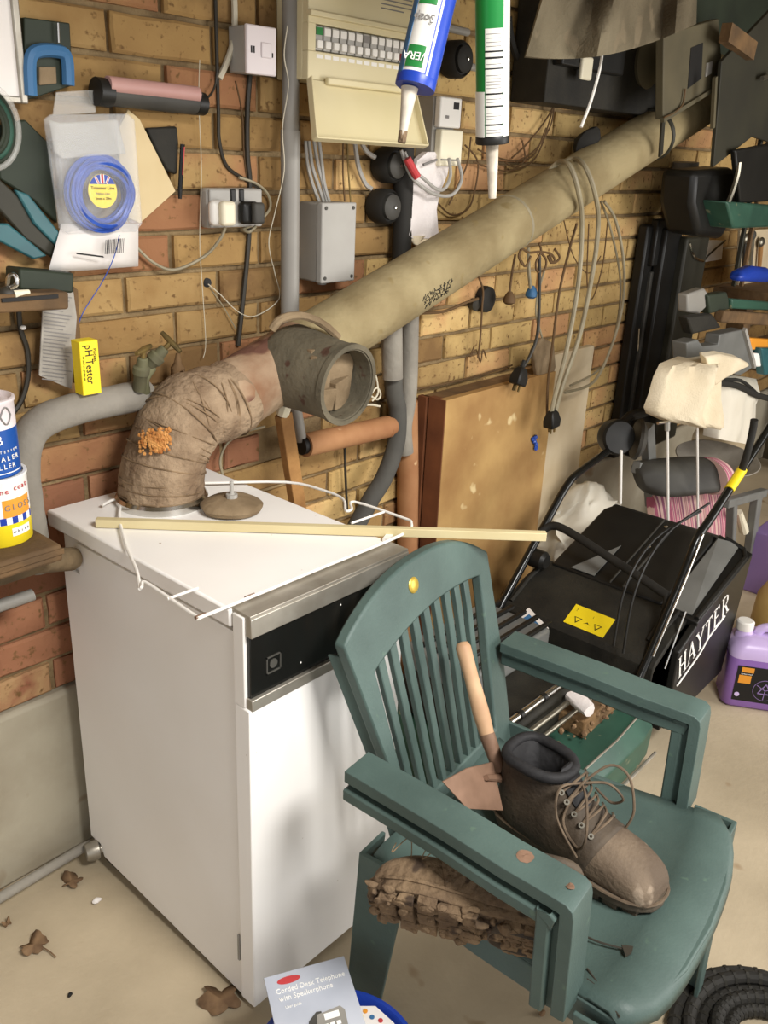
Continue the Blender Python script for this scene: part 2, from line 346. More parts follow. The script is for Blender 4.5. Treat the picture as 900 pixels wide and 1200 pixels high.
for n in range(-10, 17):
    zc = Z0+.075*n+.0375
    if zc < .41: continue
    hd = (n == -5)
    step = .1125 if hd else .225
    off = XP+(.1125 if n % 2 else 0.)+step/2
    for i in range(-20, 40):
        x = off+i*step
        if x < -2.0 or x > 4.2 or (hd and x > .75): continue
        spots.append((x, zc, hd, n))
    if hd:
        for i in range(-4, 20):
            x = .8+.1125+i*.225+.2
            if x < 4.2 and i >= 0: spots.append((x, zc, False, n))
spots.sort(key=lambda s: -px((s[0], 0, s[1]))[2] if inview(s[0], s[1]) else -99, reverse=True)
for x, zc, hd, n in spots:
    low = n <= -5 and x < .6
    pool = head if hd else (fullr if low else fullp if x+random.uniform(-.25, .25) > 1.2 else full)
    src = pool[random.randrange(len(pool))]
    y = random.uniform(-.0025, .0015)
    if inview(x, zc) and nb < 294:
        if src.name in used:
            b = src.copy(); COL.objects.link(b)
        else: b = src
        used.add(src.name); b.parent = wall; b.location = V((x, y, zc))-ROOT; nb += 1
        b.rotation_euler = (random.uniform(-.006, .006), random.choice((0, 0, pi)) + random.uniform(-.005, .005), random.uniform(-.008, .008))
    else:
        M4 = Matrix.Translation((x, y, zc)); k = len(rest.v); rest.v += [M4 @ p.co for p in src.data.vertices]
        rest.f += [tuple(i+k for i in p.vertices) for p in src.data.polygons]
for s_ in full+head+fullr+fullp:
    if s_.name not in used: bpy.data.objects.remove(s_)
rest.o('brickwork', M['brick'], wall, kind='stuff')
# rendered plinth below the bricks
st(G().bx(-2.2, 4.4, -.012, .03, 0, .408).o('baseboard_back', M['concrete'], bevel=.01))
# ------------------------------------------------------------------ boiler
BX0, BX1, BYB, BYF, BH, BT = .2486, .6133, -.0285, -.6107, .820, -.5675
boil = thing('boiler', 'white floor standing boiler cabinet with black control strip, against the brick wall', 'boiler', (.43, -.32, 0))
G().bx(BX0+.012, BX1-.004, BYB-.03, BT+.03, .03, BH-.035).o('casing', M['panel_paint'], boil, bevel=.002)
sp = G().prism([(BX0+.004, BYB-.034, .062), (BX0+.004, BYB-.07, .062), (BX0+.004, BYB-.082, .035), (BX0+.004, BT-.002, .012), (BX0+.004, BT-.002, BH-.040), (BX0+.004, BYB-.09, BH-.040), (BX0+.004, BYB-.09, BH-.105), (BX0+.004, BYB-.034, BH-.105)], (.008, 0, 0)).o('side_panel', M['panel_paint'], boil, bevel=.001)
G().bx(BX1-.006, BX1+.002, BYB-.034, BT, .012, BH-.040).o('side_panel', M['panel_paint'], boil, bevel=.001)
G().bx(BX0+.02, BX1-.01, BYB-.06, BYF+.03, .0, .03).o('plinth', M['black'], boil)
top = G().bx(BX0-.002, BX1+.004, BYB, BT-.002, BH-.032, BH).o('top_panel', M['white_paint'], boil, bevel=.004)
# door: a folded panel with side returns, control strip above
G().bx(BX0, BX1, BYF, BT-.005, .012, BH-.165).o('front_door', M['white_paint'], boil, bevel=.003)
hd = G().bx(BX0, BX1, BYF+.012, BT-.005, BH-.165, BH-.004).o('control_housing', M['panel_paint'], boil, bevel=.002)
G().bx(BX0+.006, BX1-.002, BYF+.004, BYF+.014, BH-.146, BH-.036).o('control_strip', M['black_gloss'], boil, bevel=.001, label='black control strip')
G().bx(BX0+.003, BX1+.001, BYF-.001, BT-.001, BH-.004, BH+.002).add([], []).o('top_trim', M['alu'], boil, bevel=.001, label='dull metal trim along the top front edge')
G().bx(BX0+.003, BX1+.001, BYF-.003, BYF+.012, BH-.036, BH-.003).o('trim_rail', M['alu'], boil, bevel=.0015)
G().bx(BX0+.003, BX1+.001, BYF-.003, BYF+.012, BH-.166, BH-.146).o('trim_rail', M['alu'], boil, bevel=.0015)
sq = G()
cx, cz = BX0+.052, BH-.10
for a, b, c, d in ((-.015, .015, .013, .015), (-.015, .015, -.015, -.013), (-.015, -.013, -.015, .015), (.013, .015, -.015, .015)): sq.bx(cx+a, cx+b, BYF+.002, BYF+.0045, cz+c, cz+d)
sq.lathe([(.008, 0), (.008, .002)], (cx, BYF+.0045, cz), (0, -1, 0), 16)
sq.o('knob_mark', M['grey_dk'], boil)
for xx, zz in ((.45, BH-.052), (.47, BH-.115), (.55, BH-.06), (.36, BH-.125)):
    G().ball((xx, BYF+.004, zz), (.0018, .001, .0018), 8, 4).o('screw', M['white'], boil)
G().bx(BX0-.001, BX0+.002, BT-.004, BT+.0005, .10, .16).o('hinge', M['grey'], boil)
# flue collar on the boiler top
FC = V((.435, -.130, BH))
G().lathe([(.070, 0), (.089, 0), (.089, .012), (.084, .018), (.070, .018)], FC, n=40).o('flue_collar', M['chrome'], boil, label='shiny metal flue collar')
# ------------------------------------------------------------------ flue pipe
flue = thing('flue_pipe', 'long cream cement flue pipe climbing diagonally across the brick wall from the boiler', 'pipe', (.435, -.13, BH))
FD = V((1, 0, .334)).normalized()
FA = at(400, 390, -.13); FA = V((.90, -.13, 1.095)); 
def fl(t, u=0., a=0.): return FA + FD*t
FR = .0715
G().cyl(fl(-.10), fl(1.92), FR, n=36).o('pipe_run', M['flue'], flue)
G().cyl(fl(-.34), fl(-.10), FR*1.012, n=36).o('pipe_length', M['flue_dirty'], flue)
el = []
PE = fl(-.33)
elb = spline([FC+V((0, 0, .012)), FC+V((.004, 0, .06)), at(203, 514, -.13), at(224, 482, -.13), PE, PE+FD*.04], 8)
G().tube(elb, [.080]*8+[.0795]*6+[.079]*6+[.078]*6+[.0765]*6+[.075]*6+[.0745]*6, 36).jit(.005, 22).jit(.002, 70).o('elbow', M['rope'], flue, label='elbow bound in dusty cloth and rope')
g = G()                                    # windings of string round the elbow
N = len(elb)
for i in list(range(1, 14, 3))+list(range(15, N-6, 3)):
    p = elb[i]; t = (elb[min(i+1, N-1)]-elb[i-1]).normalized(); x = V((0, 1, 0)); y = t.cross(x)
    tl = random.uniform(-.25, .25); r = (.0800 if i < 14 else .0785 if i < 24 else .0765)+random.uniform(0, .001)
    g.tube([p+(x*cos(a)+y*sin(a))*r+t*(tl*.05*sin(a)) for a in [k*2*pi/24 for k in range(24)]], .0010+.0008*random.random(), 5, 0, True)
for i in range(17, N-9, 4):
    for k in range(2):
        p = elb[i]; t = (elb[min(i+1, N-1)]-elb[i-1]).normalized(); x = V((0, 1, 0)); y = t.cross(x)
        tl = random.uniform(-.9, .9); r = .0785 if i < 24 else .0768
        g.tube([p+(x*cos(a)+y*sin(a))*r+t*(tl*.04*cos(a)) for a in [q*2*pi/24 for q in range(24)]], .0014, 5, 0, True)
g.o('rope_winding', M['string'], flue, kind='stuff')
g = G()
WC = at(190, 519, -.203)
for i in range(230):
    a, b = max(-.022, min(.022, random.gauss(0, .0115))), max(-.022, min(.022, random.gauss(0, .0115)))
    r2 = random.uniform(.002, .0045); q_ = V((WC.x-.435+a, 0, WC.z+b))
    g.ball((WC.x+a*.85, -.13-math.sqrt(max(.0004, .0795**2-(WC.x+a*.85-.447)**2))-.001, WC.z+b+a*.25), (r2, r2*.8, r2), 6, 4)
g.o('wax_crust', M['foam_lump'], flue, kind='stuff', label='orange crumbly crust')
# tee: a wide socket pointing into the room, open at the end
tee = thing('branch_socket', 'grey tee socket stub on the cream flue pipe, open end stuffed with dusty debris', 'pipe fitting', at(350, 480, -.2))
TB = fl(-.150); TD = V((.05, -1, -.075)).normalized()
Rr = .081
G().lathe([(.080, .0), (.088, .02), (.085, .06), (Rr, .13), (Rr, .178), (Rr-.010, .178), (Rr-.011, .172), (Rr-.012, .06), (.02, .05)], TB, TD, 44, cap=False).o('socket', M['branch'], tee)
g = G().lathe([(Rr-.001, .166), (Rr+.003, .168), (Rr+.003, .181), (Rr-.007, .181), (Rr-.007, .166)], TB, TD, 44, cap=False); g.o('rim', M['branch'], tee)
g = G()
ax = TD; xx = ax.cross(V((0, 0, 1))).normalized(); yy = xx.cross(ax)
fm = frame(TB+TD*.118, xx, yy, ax)
g.M = fm
for (x, y, w_, h_, z, r) in ((-.03, .0, .07, .10, 0, .1), (.03, .018, .055, .085, .012, -.15), (.022, -.04, .05, .05, .016, .05), (-.03, -.035, .055, .06, .014, -.1), (.0, .05, .11, .03, .0, 0)):
    g.M = fm @ Matrix.Translation((x, y, z)) @ Matrix.Rotation(r, 4, 'Z') @ Matrix.Rotation(r*2, 4, 'Y'); g.bx(-w_/2, w_/2, -h_/2, h_/2, -.008, .008)
g.M = None
g.jit(.006, 40).o('debris', M['debris'], tee, bevel=.002)
g = G().lathe([(.066, .11), (.066, .118)], TB, TD, 30).o('blanking_disc', M['debris'], tee)
G().tube([at(319, 386, -.185), at(328, 375, -.195), at(345, 370, -.20), at(362, 372, -.205), at(380, 381, -.21), at(396, 395, -.212)], .0085, 8, 5).jit(.001, 60).o('flange', M['debris'], tee, label='pale cement flange over the top of the tee')
# stencil marks on the flue
g = G()
rnd = random.Random(5)
up = FD.cross(V((0, -1, 0)))
for row in range(3):
    for k in range(9-row):
        t = .235+k*.013+row*.006; a = -.10-row*.17
        nrm = V((0, -cos(a), 0))+V((-FD.z, 0, FD.x))*sin(a)
        p = fl(t)+nrm*(FR+.0004); tv = nrm.cross(FD)
        for q in range(3):
            d = (FD*rnd.uniform(-1, 1)+tv*rnd.uniform(-1, 1)).normalized()*.0055
            o_ = p+(FD*rnd.uniform(-1, 1)+tv*rnd.uniform(-1, 1))*.004
            g.bar(o_-d, o_+d, .0016, .0006, up=nrm)
g.o('stencil_marks', M['print_black'], flue, kind='stuff')
for t, rr in ((.69, .068), (1.46, .069)):
    g = G(); 
    n1 = V((0, 1, 0)); n2 = FD.cross(n1)
    g.tube([fl(t)+(n1*cos(a)+n2*sin(a))*rr for a in [k*2*pi/28 for k in range(28)]], .006 if t < 1 else .010, 8, 0, True)
    g.o('pipe_strap', M['cable_grey'] if t < 1 else M['hood_dk'], flue, label='thin grey strap' if t < 1 else 'dark metal strap')
# ------------------------------------------------------------------ things on the boiler top
A, B = atz(113, 612, BH+.009), atz(640, 625, BH+.016)
bat = G().bar(V((A.x, A.y, BH+.009)), V((B.x, B.y, BH+.0105)), .014, .016).o('wooden_batten', M['batten'], bevel=.0008, label='long thin cream batten lying across the boiler top and overhanging the chair', cat='batten')
cap = thing('blanking_plate', 'dusty round plate with a bolt on the boiler top, behind the batten', 'plate', atz(272, 598, BH))
c0 = V(cap.location)
G().lathe([(.030, 0), (.056, .004), (.060, .012), (.054, .018), (.030, .024), (.012, .026)], c0, n=32).jit(.003, 25).o('disc', M['debris'], cap)
G().lathe([(.006, .024), (.011, .025), (.011, .034), (.006, .034), (.004, .036), (.004, .058), (.001, .060)], c0, n=10).o('bolt', M['grey_lt'], cap, label='grey bolt with hex nut')
rk = thing('wire_rack', 'white coated wire rack lying on the boiler top under the batten', 'rack', atz(280, 640, BH))
h = BH+.008
def T(u, v, z=h): return atz(u, v, z)
g = G().tube([T(120, 592), T(132, 586), T(141, 588), T(140, 608), T(148, 640), T(160, 668), T(164, 690, BH+.004)], .0028, 8, 5); g.o('wire', M['white'], rk)
g = G().tube([T(166, 688), T(170, 682), T(200, 702), T(230, 722), T(238, 722), T(300, 697), T(380, 664), T(470, 627), T(482, 613), T(470, 606), T(415, 588), T(412, 597), T(405, 598), T(402, 585), T(380, 575), T(335, 565), T(235, 566), T(215, 564)], .0028, 8, 4); g.o('wire', M['white'], rk)
for a, b in (((196, 702), (232, 689)), ((412, 613), (450, 600))):
    G().tube([T(*a), T(*b)], .0024, 8).o('cross_wire', M['white'], rk)
for u, v in ((235, 722), (293, 699)):
    p = T(u, v); d = (T(293, 699)-T(235, 722)).normalized(); G().tube([p-d*.009, p+d*.009], .0034, 8).o('rust_patch', M['rust'], rk, label='brown bare patch')
G().bar(T(452, 633, BH+.004), T(458, 626, BH+.004), .012, .006).o('foot', M['white'], rk)
# ------------------------------------------------------------------ garden chair (local: x across, y backwards, z up)
CA = radians(6.4); CO = V((.60, -1.12, 0)); CM = rotz(CO, CA)
chair = thing('garden_chair', 'dark green plastic armchair with slatted back, standing in front of the white boiler', 'chair', CO)
def bk(x, s):                              # back panel: x across, s up along the recline
    return V((x, .34+.305*(s-.40)*.86+.16*x*x*(1 if s > .4 else 1)-.0, s))
def ring2(outer, inner, t):
    g = G(CM); n = len(outer); d = V((0, t, -t*.1)); A = [bk(*p) for p in outer]; B = [bk(*p) for p in inner]
    vs = A+B+[p+d for p in A]+[p+d for p in B]; fs = []
    for i in range(n):
        j = (i+1) % n
        fs += [(i, j, n+j, n+i), (2*n+i, 3*n+i, 3*n+j, 2*n+j), (i, 2*n+i, 2*n+j, j), (n+i, n+j, 3*n+j, 3*n+i)]
    return g.add(vs, fs)
def lerp(a, b, t): return a+(b-a)*t
outl, inl = [], []
def arcpts(hw_b, s_b, hw_t, s_t, peak, n, power):
    P = []
    for i in range(6): P.append((-lerp(hw_b, hw_t, i/5), lerp(s_b, s_t, i/5)))
    for i in range(1, n):
        q = -1+2*i/n; P.append((hw_t*q, s_t+(peak-s_t)*(1-abs(q)**power)))
    for i in range(6): P.append((lerp(hw_t, hw_b, i/5), lerp(s_t, s_b, i/5)))
    return P
def cen(s_): return .036+.03*max(0, min(1, (.78-s_)/.25))      # the moulding leans a little to one side
OUT = arcpts(.190, .385, .229, .765, .838, 20, 2.3); 
def itop(q): return .700+.047*(1-((q-.25)/1.25)**2) if q < .25 else .747-.014*((q-.25)/.75)**2
def inx(q, s_): return .045+q*lerp(.150, .178, max(0, min(1, (s_-.435)/.27)))
INN = [(inx(-1, lerp(.435, .70, i/5)), lerp(.435, .70, i/5)) for i in range(6)]+[(inx(-1+2*i/20, .71), itop(-1+2*i/20)) for i in range(1, 20)]+[(inx(1, lerp(.733, .435, i/5)), lerp(.733, .435, i/5)) for i in range(6)]
ring2([(x+cen(s), s) for x, s in OUT], INN, .022).o('back_frame', M['green'], chair, bevel=.004, smooth=40)
NS = 10
for i in range(NS):
    if i == NS-1: continue
    g = G(CM); q0, q1 = -1+2*(i+.0)/NS, -1+2*(i+.50)/NS
    q0 += .95/NS; q1 += .95/NS
    L = []
    for k in range(6):
        t = k/5; sA = lerp(.43, itop(q0)+.006, t); sB = lerp(.43, itop(q1)+.006, t)
        a, b = bk(inx(q0, sA), sA), bk(inx(q1, sB), sB); o_ = V((0, .006, 0)); d = V((0, .012, 0))
        L.append([a+o_, b+o_, b+o_+d, a+o_+d])
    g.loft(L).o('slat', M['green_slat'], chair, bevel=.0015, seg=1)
md = bk(.0, .797)+V((0, -.001, 0)); nrm = V((0, -1, .28)).normalized()
g = G(CM).lathe([(.0005, .0035), (.009, .003), (.0125, .0015), (.014, 0), (.014, -.002)], md, nrm, 28); g.o('badge', M['gold'], chair, label='round gold badge')
# side skirts of the back
for sx in (-1, 1):
    g = G(CM); R_ = []
    for k in range(9):
        t = k/8; zz = lerp(.36, .735, t); x = sx*(lerp(.186, .226, t)-.006)+cen(zz); p = bk(x, zz)+V((0, .022, 0))
        R_.append([p+V((0, .001, 0)), p+V((-sx*.006, .001, 0)), p+V((sx*.002, .024, 0)), p+V((sx*.008, .024, 0))])
    g.loft(R_).o('back_skirt', M['green'], chair, bevel=.002)
# seat: a pan with a rolled front
def seatp(x, y):
    edge = max(0, abs(x)-.19); zz = .412-.010*(1-min(1, abs(x)/.22)**2)*(1 if y > -.02 else .3)+.012*(edge/.04)
    return zz
def sw(y): return lerp(.245, .205, max(0, min(1, (y+.08)/.44)))
g = G(CM); RR = []
for y, dz in ((-.105, -.030), (-.103, -.012), (-.094, -.003), (-.06, 0), (-.028, .0005), (-.024, -.003), (.05, -.005), (.15, -.008), (.25, -.006), (.34, .0), (.36, .01)):
    row = []
    for k in range(17):
        q = -1+2*k/16; x = sw(y)*q; yy = y-(.022*(1-q*q) if y < .0 else 0)
        if y < -.08: yy += .03*abs(q)**6
        row.append((x, yy, seatp(x, y)+dz-(.012 if abs(q) > .99 else 0)))
    RR.append(row)
g.add([p for r in RR for p in r], [(j*17+i, j*17+i+1, (j+1)*17+i+1, (j+1)*17+i) for j in range(len(RR)-1) for i in range(16)])
seat = g.o('seat', M['green'], chair, solid=.006, smooth=45)
g = G(CM)                                  # skirt round the seat
ro = [(-.245, -.07), (-.2, -.10), (-.1, -.122), (0, -.128), (.1, -.122), (.2, -.10), (.245, -.07), (.228, .15), (.205, .35), (-.205, .35), (-.228, .15)]
n = len(ro); lo = [(x*.985, y*.99+.004) for x, y in ro]; ii = [(x*.95, y*.93+.01) for x, y in ro]
vs = [(x, y, .408) for x, y in ro]+[(x, y, .355) for x, y in lo]+[(x, y, .355) for x, y in ii]+[(x, y, .408) for x, y in ii]
g.add(vs, [(a*n+i, a*n+(i+1) % n, ((a+1) % 4)*n+(i+1) % n, ((a+1) % 4)*n+i) for a in range(4) for i in range(n)])
g.o('seat_rim', M['green'], chair, bevel=.003)
# arms: a top slab over a groove and a lower rail, turning down into the front posts
def sweep(path, xc, w, t, off):            # path in the y-z plane; the bar hangs 'off' inside the path
    g = G(CM); R_ = []
    for i, (y, z) in enumerate(path):
        a = path[max(0, i-1)]; b = path[min(len(path)-1, i+1)]; d = V((0, b[0]-a[0], b[1]-a[1])).normalized()
        nn = V((0, d.z, -d.y)) if True else None
        nn = V((0, -d.z, d.y)); nn = nn if (nn.z > .05 or (abs(nn.z) <= .05 and nn.y < 0) or nn.y < -.3) else -nn
        f = 1/max(.7, 1.) ; P = V((xc(y, z), y, z))
        R_.append([P-V((w/2, 0, 0))-nn*off, P+V((w/2, 0, 0))-nn*off, P+V((w/2, 0, 0))-nn*(off+t), P-V((w/2, 0, 0))-nn*(off+t)])
    return g.loft(R_)
for sx in (-1, 1):
    path = [(.385, .600), (.30, .601), (.2, .603), (.1, .601), (.03, .600), (.006, .599), (-.004, .592), (-.007, .580), (-.009, .54), (-.011, .48), (-.014, .40)]
    xc = lambda y, z, sx=sx: sx*(lerp(.256, .236, max(0, min(1, (y+.01)/.38)))) + (sx*-.006*(.604-z)/.22 if z < .594 else 0)+(.008 if sx > 0 else -.002)+(.022 if sx > 0 else .012)*max(0, min(1, (y-.1)/.27))
    arm = sweep(path, xc, .062, .020, 0).o('armrest', M['green'], chair, bevel=.004)
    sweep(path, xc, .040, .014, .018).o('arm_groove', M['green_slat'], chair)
    xo = lambda y, z, sx=sx: xc(y, z)+sx*.006
    sweep(path, xo, .058, .020, .031).o('arm_rail', M['green'], chair, bevel=.003)
    # legs: tapered angle sections
    for fr in (1, 0):
        g = G(CM)
        if fr: tp, bt_ = V((sx*.236+.005, -.055, .40)), V((sx*.222, -.085, 0)); w0, w1, d0, d1 = .062, .034, .075, .042
        else: tp, bt_ = V((sx*.208+.02, .33, .42)), V((sx*.165+.02, .395, 0)); w0, w1, d0, d1 = .065, .050, .095, .070
        R_ = []
        for k in range(5):
            t = k/4; p = tp.lerp(bt_, t); w_ = lerp(w0, w1, t)/2; d_ = lerp(d0, d1, t)/2; th = .008
            R_.append([p+V((sx*w_, -d_, 0)), p+V((sx*w_, d_, 0)), p+V((sx*(w_-th), d_, 0)), p+V((sx*(w_-th), -d_+th, 0)), p+V((-sx*w_, -d_+th, 0)), p+V((-sx*w_, -d_, 0))])
        if not fr: R_ = [[V((q.x, 2*tp.lerp(bt_, k/4).y-q.y, q.z)) for q in r] for k, r in enumerate(R_)]
        g.loft(R_).o('leg', M['green'], chair, bevel=.002)
# dried mud smears on the left arm
for (x, y, r) in ((-.246, .085, .012), (-.256, .015, .006)):
    g = G(CM).lathe([(r, 0), (r*.7, .0012), (.0005, .0016)], (x, y, .6016 if y > .05 else .6003), (0, 0, 1), 11)
    g.jit(.003, 120).o('mud_smear', M['rust'], chair, label='orange brown mud smear')

# ------------------------------------------------------------------ boots
def boot(name, label, MM, upper, toe, ankle, laces=True, mud=False, hs=.76):
    r = thing(name, label, 'boot', MM.translation)
    r['group'] = 'pair of work boots'
    T_ = [(.292, .040), (.288, .052), (.272, .068), (.24, .082), (.205, .092), (.175, .106), (.150, .124), (.132, .144), (.122, .162), (.114, .176)]
    B_ = [(.296, .024), (.292, .020), (.28, .018), (.24, .018), (.18, .018), (.11, .018), (.03, .018), (.0, .045), (-.002, .10), (.004, .176)]
    W_ = [.022, .034, .044, .0505, .052, .049, .045, .042, .041, .043]
    low = lambda z: z if z < .085 else .085+(z-.085)*hs
    PT = [V((T_[i][0], W_[i], low(T_[i][1]))) for i in range(10)]; PB = [V((B_[i][0], 0, low(B_[i][1]))) for i in range(10)]
    ST, SB = spline(PT, 4), spline(PB, 4)
    def ring(i, n=26, s=1.):
        t, b = V((ST[i].x, 0, ST[i].z)), SB[i]; c = (t+b)/2; h_ = (t-b)/2; o_ = []
        for k in range(n):
            a = 2*pi*k/n; ca, sa = cos(a), sin(a)
            ww = ST[i].y*s*math.copysign(abs(sa)**.8, sa); hh = math.copysign(abs(ca)**(.9 if ca > 0 else .55), ca)
            o_.append(c+h_*hh*s+V((0, ww*(1 if ca > -.3 else 1.04), 0)))
        return o_
    g = G(MM).loft([ring(0, s=.4), ring(0, s=.8)]+[ring(i) for i in range(18)], cap=True); g.o('toe_cap', toe, r, smooth=60)
    RS = [ring(i, s=1.012) for i in range(16, 37)]
    g = G(MM).loft(RS, cap=False); up_ = g.o('upper', upper, r, smooth=60, solid=.004)
    top = ring(36); cc = sum(top, V())/len(top)
    g = G(MM).tube([cc+(p-cc)*1.0+V((0, 0, .002)) for p in top], .0095, 8, 0, True); g.o('padded_collar', ankle, r, smooth=60, label='black padded collar')
    g = G(MM).loft([[cc+(p-cc)*.86+V((0, 0, .004)) for p in top], [cc+(p-cc)*.8+V((.01, 0, -.06)) for p in top], [cc+(p-cc)*.7+V((.02, 0, -.11)) for p in top]], cap=False); g.add([], []).o('lining', ankle, r, solid=.002)
    # tongue
    g = G(MM); R_ = []
    for x, z, w_ in ((.165, .106, .020), (.145, .128, .022), (.128, .152, .024), (.114, .180, .025), (.106, .196, .018)):
        z = low(z); R_.append([V((x+.003-.2*abs(q)*w_, q*w_, z+.004-abs(q)*.004)) for q in (-1, -.5, 0, .5, 1)]+[V((x-.004, q*w_, z)) for q in (1, .5, 0, -.5, -1)])
    g.loft(R_).o('tongue', ankle, r, sub=1, smooth=60)
    # welt and sole
    ol = [(.300, .0), (.296, .022), (.28, .040), (.25, .052), (.21, .055), (.17, .050), (.12, .044), (.06, .043), (.01, .036), (-.008, .018), (-.010, 0)]
    ol = ol+[(x, -y) for x, y in ol[-2:0:-1]]
    G(MM).loft([[V((x*.995, y*.97, .012)) for x, y in ol], [V((x, y, .015)) for x, y in ol], [V((x, y, .026)) for x, y in ol], [V((x*.99+.001, y*.95, .030)) for x, y in ol]]).o('sole', M['sole'] if not mud else M['mud'], r, bevel=.001)
    G(MM).tube([V((x*1.0, y*1.01, .029)) for x, y in ol], .0028, 6, 2, True).o('welt', M['lace'] if not mud else M['mud'], r)
    # tread lugs
    rnd = random.Random(3)
    rows = [(.265, .034), (.235, .042), (.205, .044), (.175, .040), (.145, .036), (.085, .034), (.055, .035), (.025, .030)]
    for x, w_ in rows:
        for sy in (-1, 0, 1):
            g = G(MM); bw = w_*.40
            g.bx(x-.0125, x+.0125, sy*w_*.78-bw*.9, sy*w_*.78+bw*.9, 0, .014)
            if mud: g.jit(.006, 45)
            g.o('tread_lug', M['sole'] if not mud else M['mud'], r, bevel=.0015, seg=1)
    if laces:
        ey = []
        for i, (x, z, yy) in enumerate(((.182, .092, .034), (.163, .104, .033), (.148, .120, .033), (.133, .140, .034), (.123, .158, .036))):
            for sy in (-1, 1):
                p = V((x, sy*yy, low(z)+.004)); ey.append(p)
                d = V((.5, sy*.65, .55)).normalized()
                G(MM).lathe([(.0022, .0), (.0022, .003), (.0048, .003), (.0048, .0), (.003, -.001)], p, d, 10, cap=False).o('eyelet', M['steel'], r)
        G(MM)
        lp = []
        for i in range(5):
            a, b = ey[2*i], ey[2*i+1]
            o_ = V((.008, 0, .012))
            G(MM).tube([a, a.lerp(b, .25)+o_*.8, a.lerp(b, .5)+o_*1.1, a.lerp(b, .75)+o_*.8, b], .0021, 6, 4).o('lace', M['lace'], r)
            if i < 4:
                c = ey[2*i+3]; G(MM).tube([a, a.lerp(c, .3)+o_, a.lerp(c, .6)+o_*1.5, c], .0021, 6, 4).o('lace', M['lace'], r)
        k0 = (ey[8]+ey[9])/2+V((.014, 0, .006))
        for P in ([k0, k0+V((.03, -.035, .0)), k0+V((.05, -.06, -.04)), k0+V((.035, -.052, -.075)), k0+V((.0, -.045, -.045)), k0],
                  [k0, k0+V((-.01, -.05, .012)), k0+V((.0, -.066, -.03)), k0+V((.04, -.06, -.085))],
                  [k0, k0+V((.025, .035, .03)), k0+V((.055, .045, .02)), k0+V((.075, .04, -.03)), k0+V((.07, .034, -.065))],
                  [k0, k0+V((.03, .03, .0)), k0+V((.05, .05, -.03)), k0+V((.03, .052, -.05)), k0+V((.01, .03, -.02))]):
            G(MM).tube(P, .0022, 6, 6).o('lace', M['lace'], r)
        G(MM).bx(.110, .1115, -.010, .010, .150, .164).o('tongue_tab', M['grey'], r)
        G(MM).bx(.1095, .1120, .002, .006, .148, .160).o('tongue_stripe', M['red'], r, label='small red stripe')
        for sy in (-1, 1): G(MM).tube([V((.19, sy*.0535, .035)), V((.16, sy*.050, .062)), V((.13, sy*.047, .075)), V((.09, sy*.046, .06)), V((.06, sy*.045, .05))], .0009, 5, 5).o('stitching', M['lace'], r)
    return r
h0 = atz(590, 955, .405); t0 = atz(770, 1062, .412)
d = (t0-h0); d.z = 0; d.normalize()
B1 = frame(V((t0.x, t0.y, .404))-d*.292, d, V((0, 0, 1)).cross(d), (0, 0, 1))
boot('work_boot', 'dusty brown leather lace-up boot standing upright on the green chair seat', B1, M['leather_dk'], M['leather'], M['collar'])
# the other boot lies on its side under the left arm, its muddy sole towards the room
ta = atz(424, 1062, .435); hb = atz(660, 1118, .44)
d = (ta-hb); d.z = 0; d = d.normalized()
nz = V((0, 0, 1)); sole_n = V((d.y, -d.x, 0)); sole_n = sole_n if sole_n.y < 0 else -sole_n
zax = (-sole_n*.93+V((0, 0, .36))).normalized(); yax = zax.cross(d)
B2 = frame(V((ta.x-.004, ta.y-.018, .450))-d*.292, d, yax, zax)
b2 = boot('work_boot', 'mud-caked brown boot lying on its side under the left arm of the green chair', B2, M['mud'], M['mud'], M['leather_dk'], laces=False, mud=True, hs=.25)
g = G(B2)
rnd = random.Random(11)
for i in range(190):
    x = rnd.uniform(.0, .29); y = rnd.uniform(-.046, .046)*(1 if x > .12 else .8)
    g.ball((x, y, rnd.uniform(-.001, .016)), (rnd.uniform(.006, .013), rnd.uniform(.005, .010), rnd.uniform(.003, .008)), 7, 5)
g.jit(.004, 60).o('mud_clods', M['mud'], b2, kind='stuff')
g = G(B2)
for i in range(5):
    x = .06+i*.045; g.tube([(x, .03, .04), (x+.01, .055, .05+.01*i), (x+.03, .06, .06), (x+.03, .05, .08)], .0008, 5, 5)
g.o('dry_grass', M['string'], b2, kind='stuff')
# ------------------------------------------------------------------ trowel leaning on the chair back
tr = thing('garden_trowel', 'old trowel with a worn wooden handle, leaning on the slatted back of the green chair', 'trowel', atz(560, 930, .42))
tb = V(CM @ V((-.062, .205, .470))); tt = at(541, 752, (CM @ V((-.0, .395, .745))).y)
def on(u, v, x0, y0, z0, y1, z1): # a point on the tilted plane through two chair-local lines
    a_ = CM @ V((0, y0, z0)); b_ = CM @ V((0, y1, z1)); n_ = (b_-a_).cross(CM.to_3x3() @ V((1, 0, 0)))
    d_ = ray(u, v); return CAM+d_*((a_-CAM).dot(n_)/d_.dot(n_))
tt = on(541, 752, 0, .20, .44, .405, .76); tb = on(586, 903, 0, .20, .44, .405, .76); tm = on(571, 862, 0, .20, .44, .405, .76)
L_ = (tm-tt).length
G().lathe([(.002, 0), (.010, .002), (.0135, .010), (.013, .03), (.0125, L_*.4), (.0145, L_*.75), (.0125, L_)], tt, (tm-tt), 18).o('handle', M['handle_wood'], tr, smooth=60)
G().tube([tm-(tm-tt)*.02, tm, tb], [.0135, .0135, .012], 14).o('ferrule', M['rust'], tr, label='rusty metal ferrule')
e1, e2, e3, e4 = on(519, 916, 0, .19, .43, .3, .60), on(578, 893, 0, .19, .43, .3, .60), on(590, 950, 0, .17, .415, .28, .59), on(548, 948, 0, .17, .415, .28, .59)
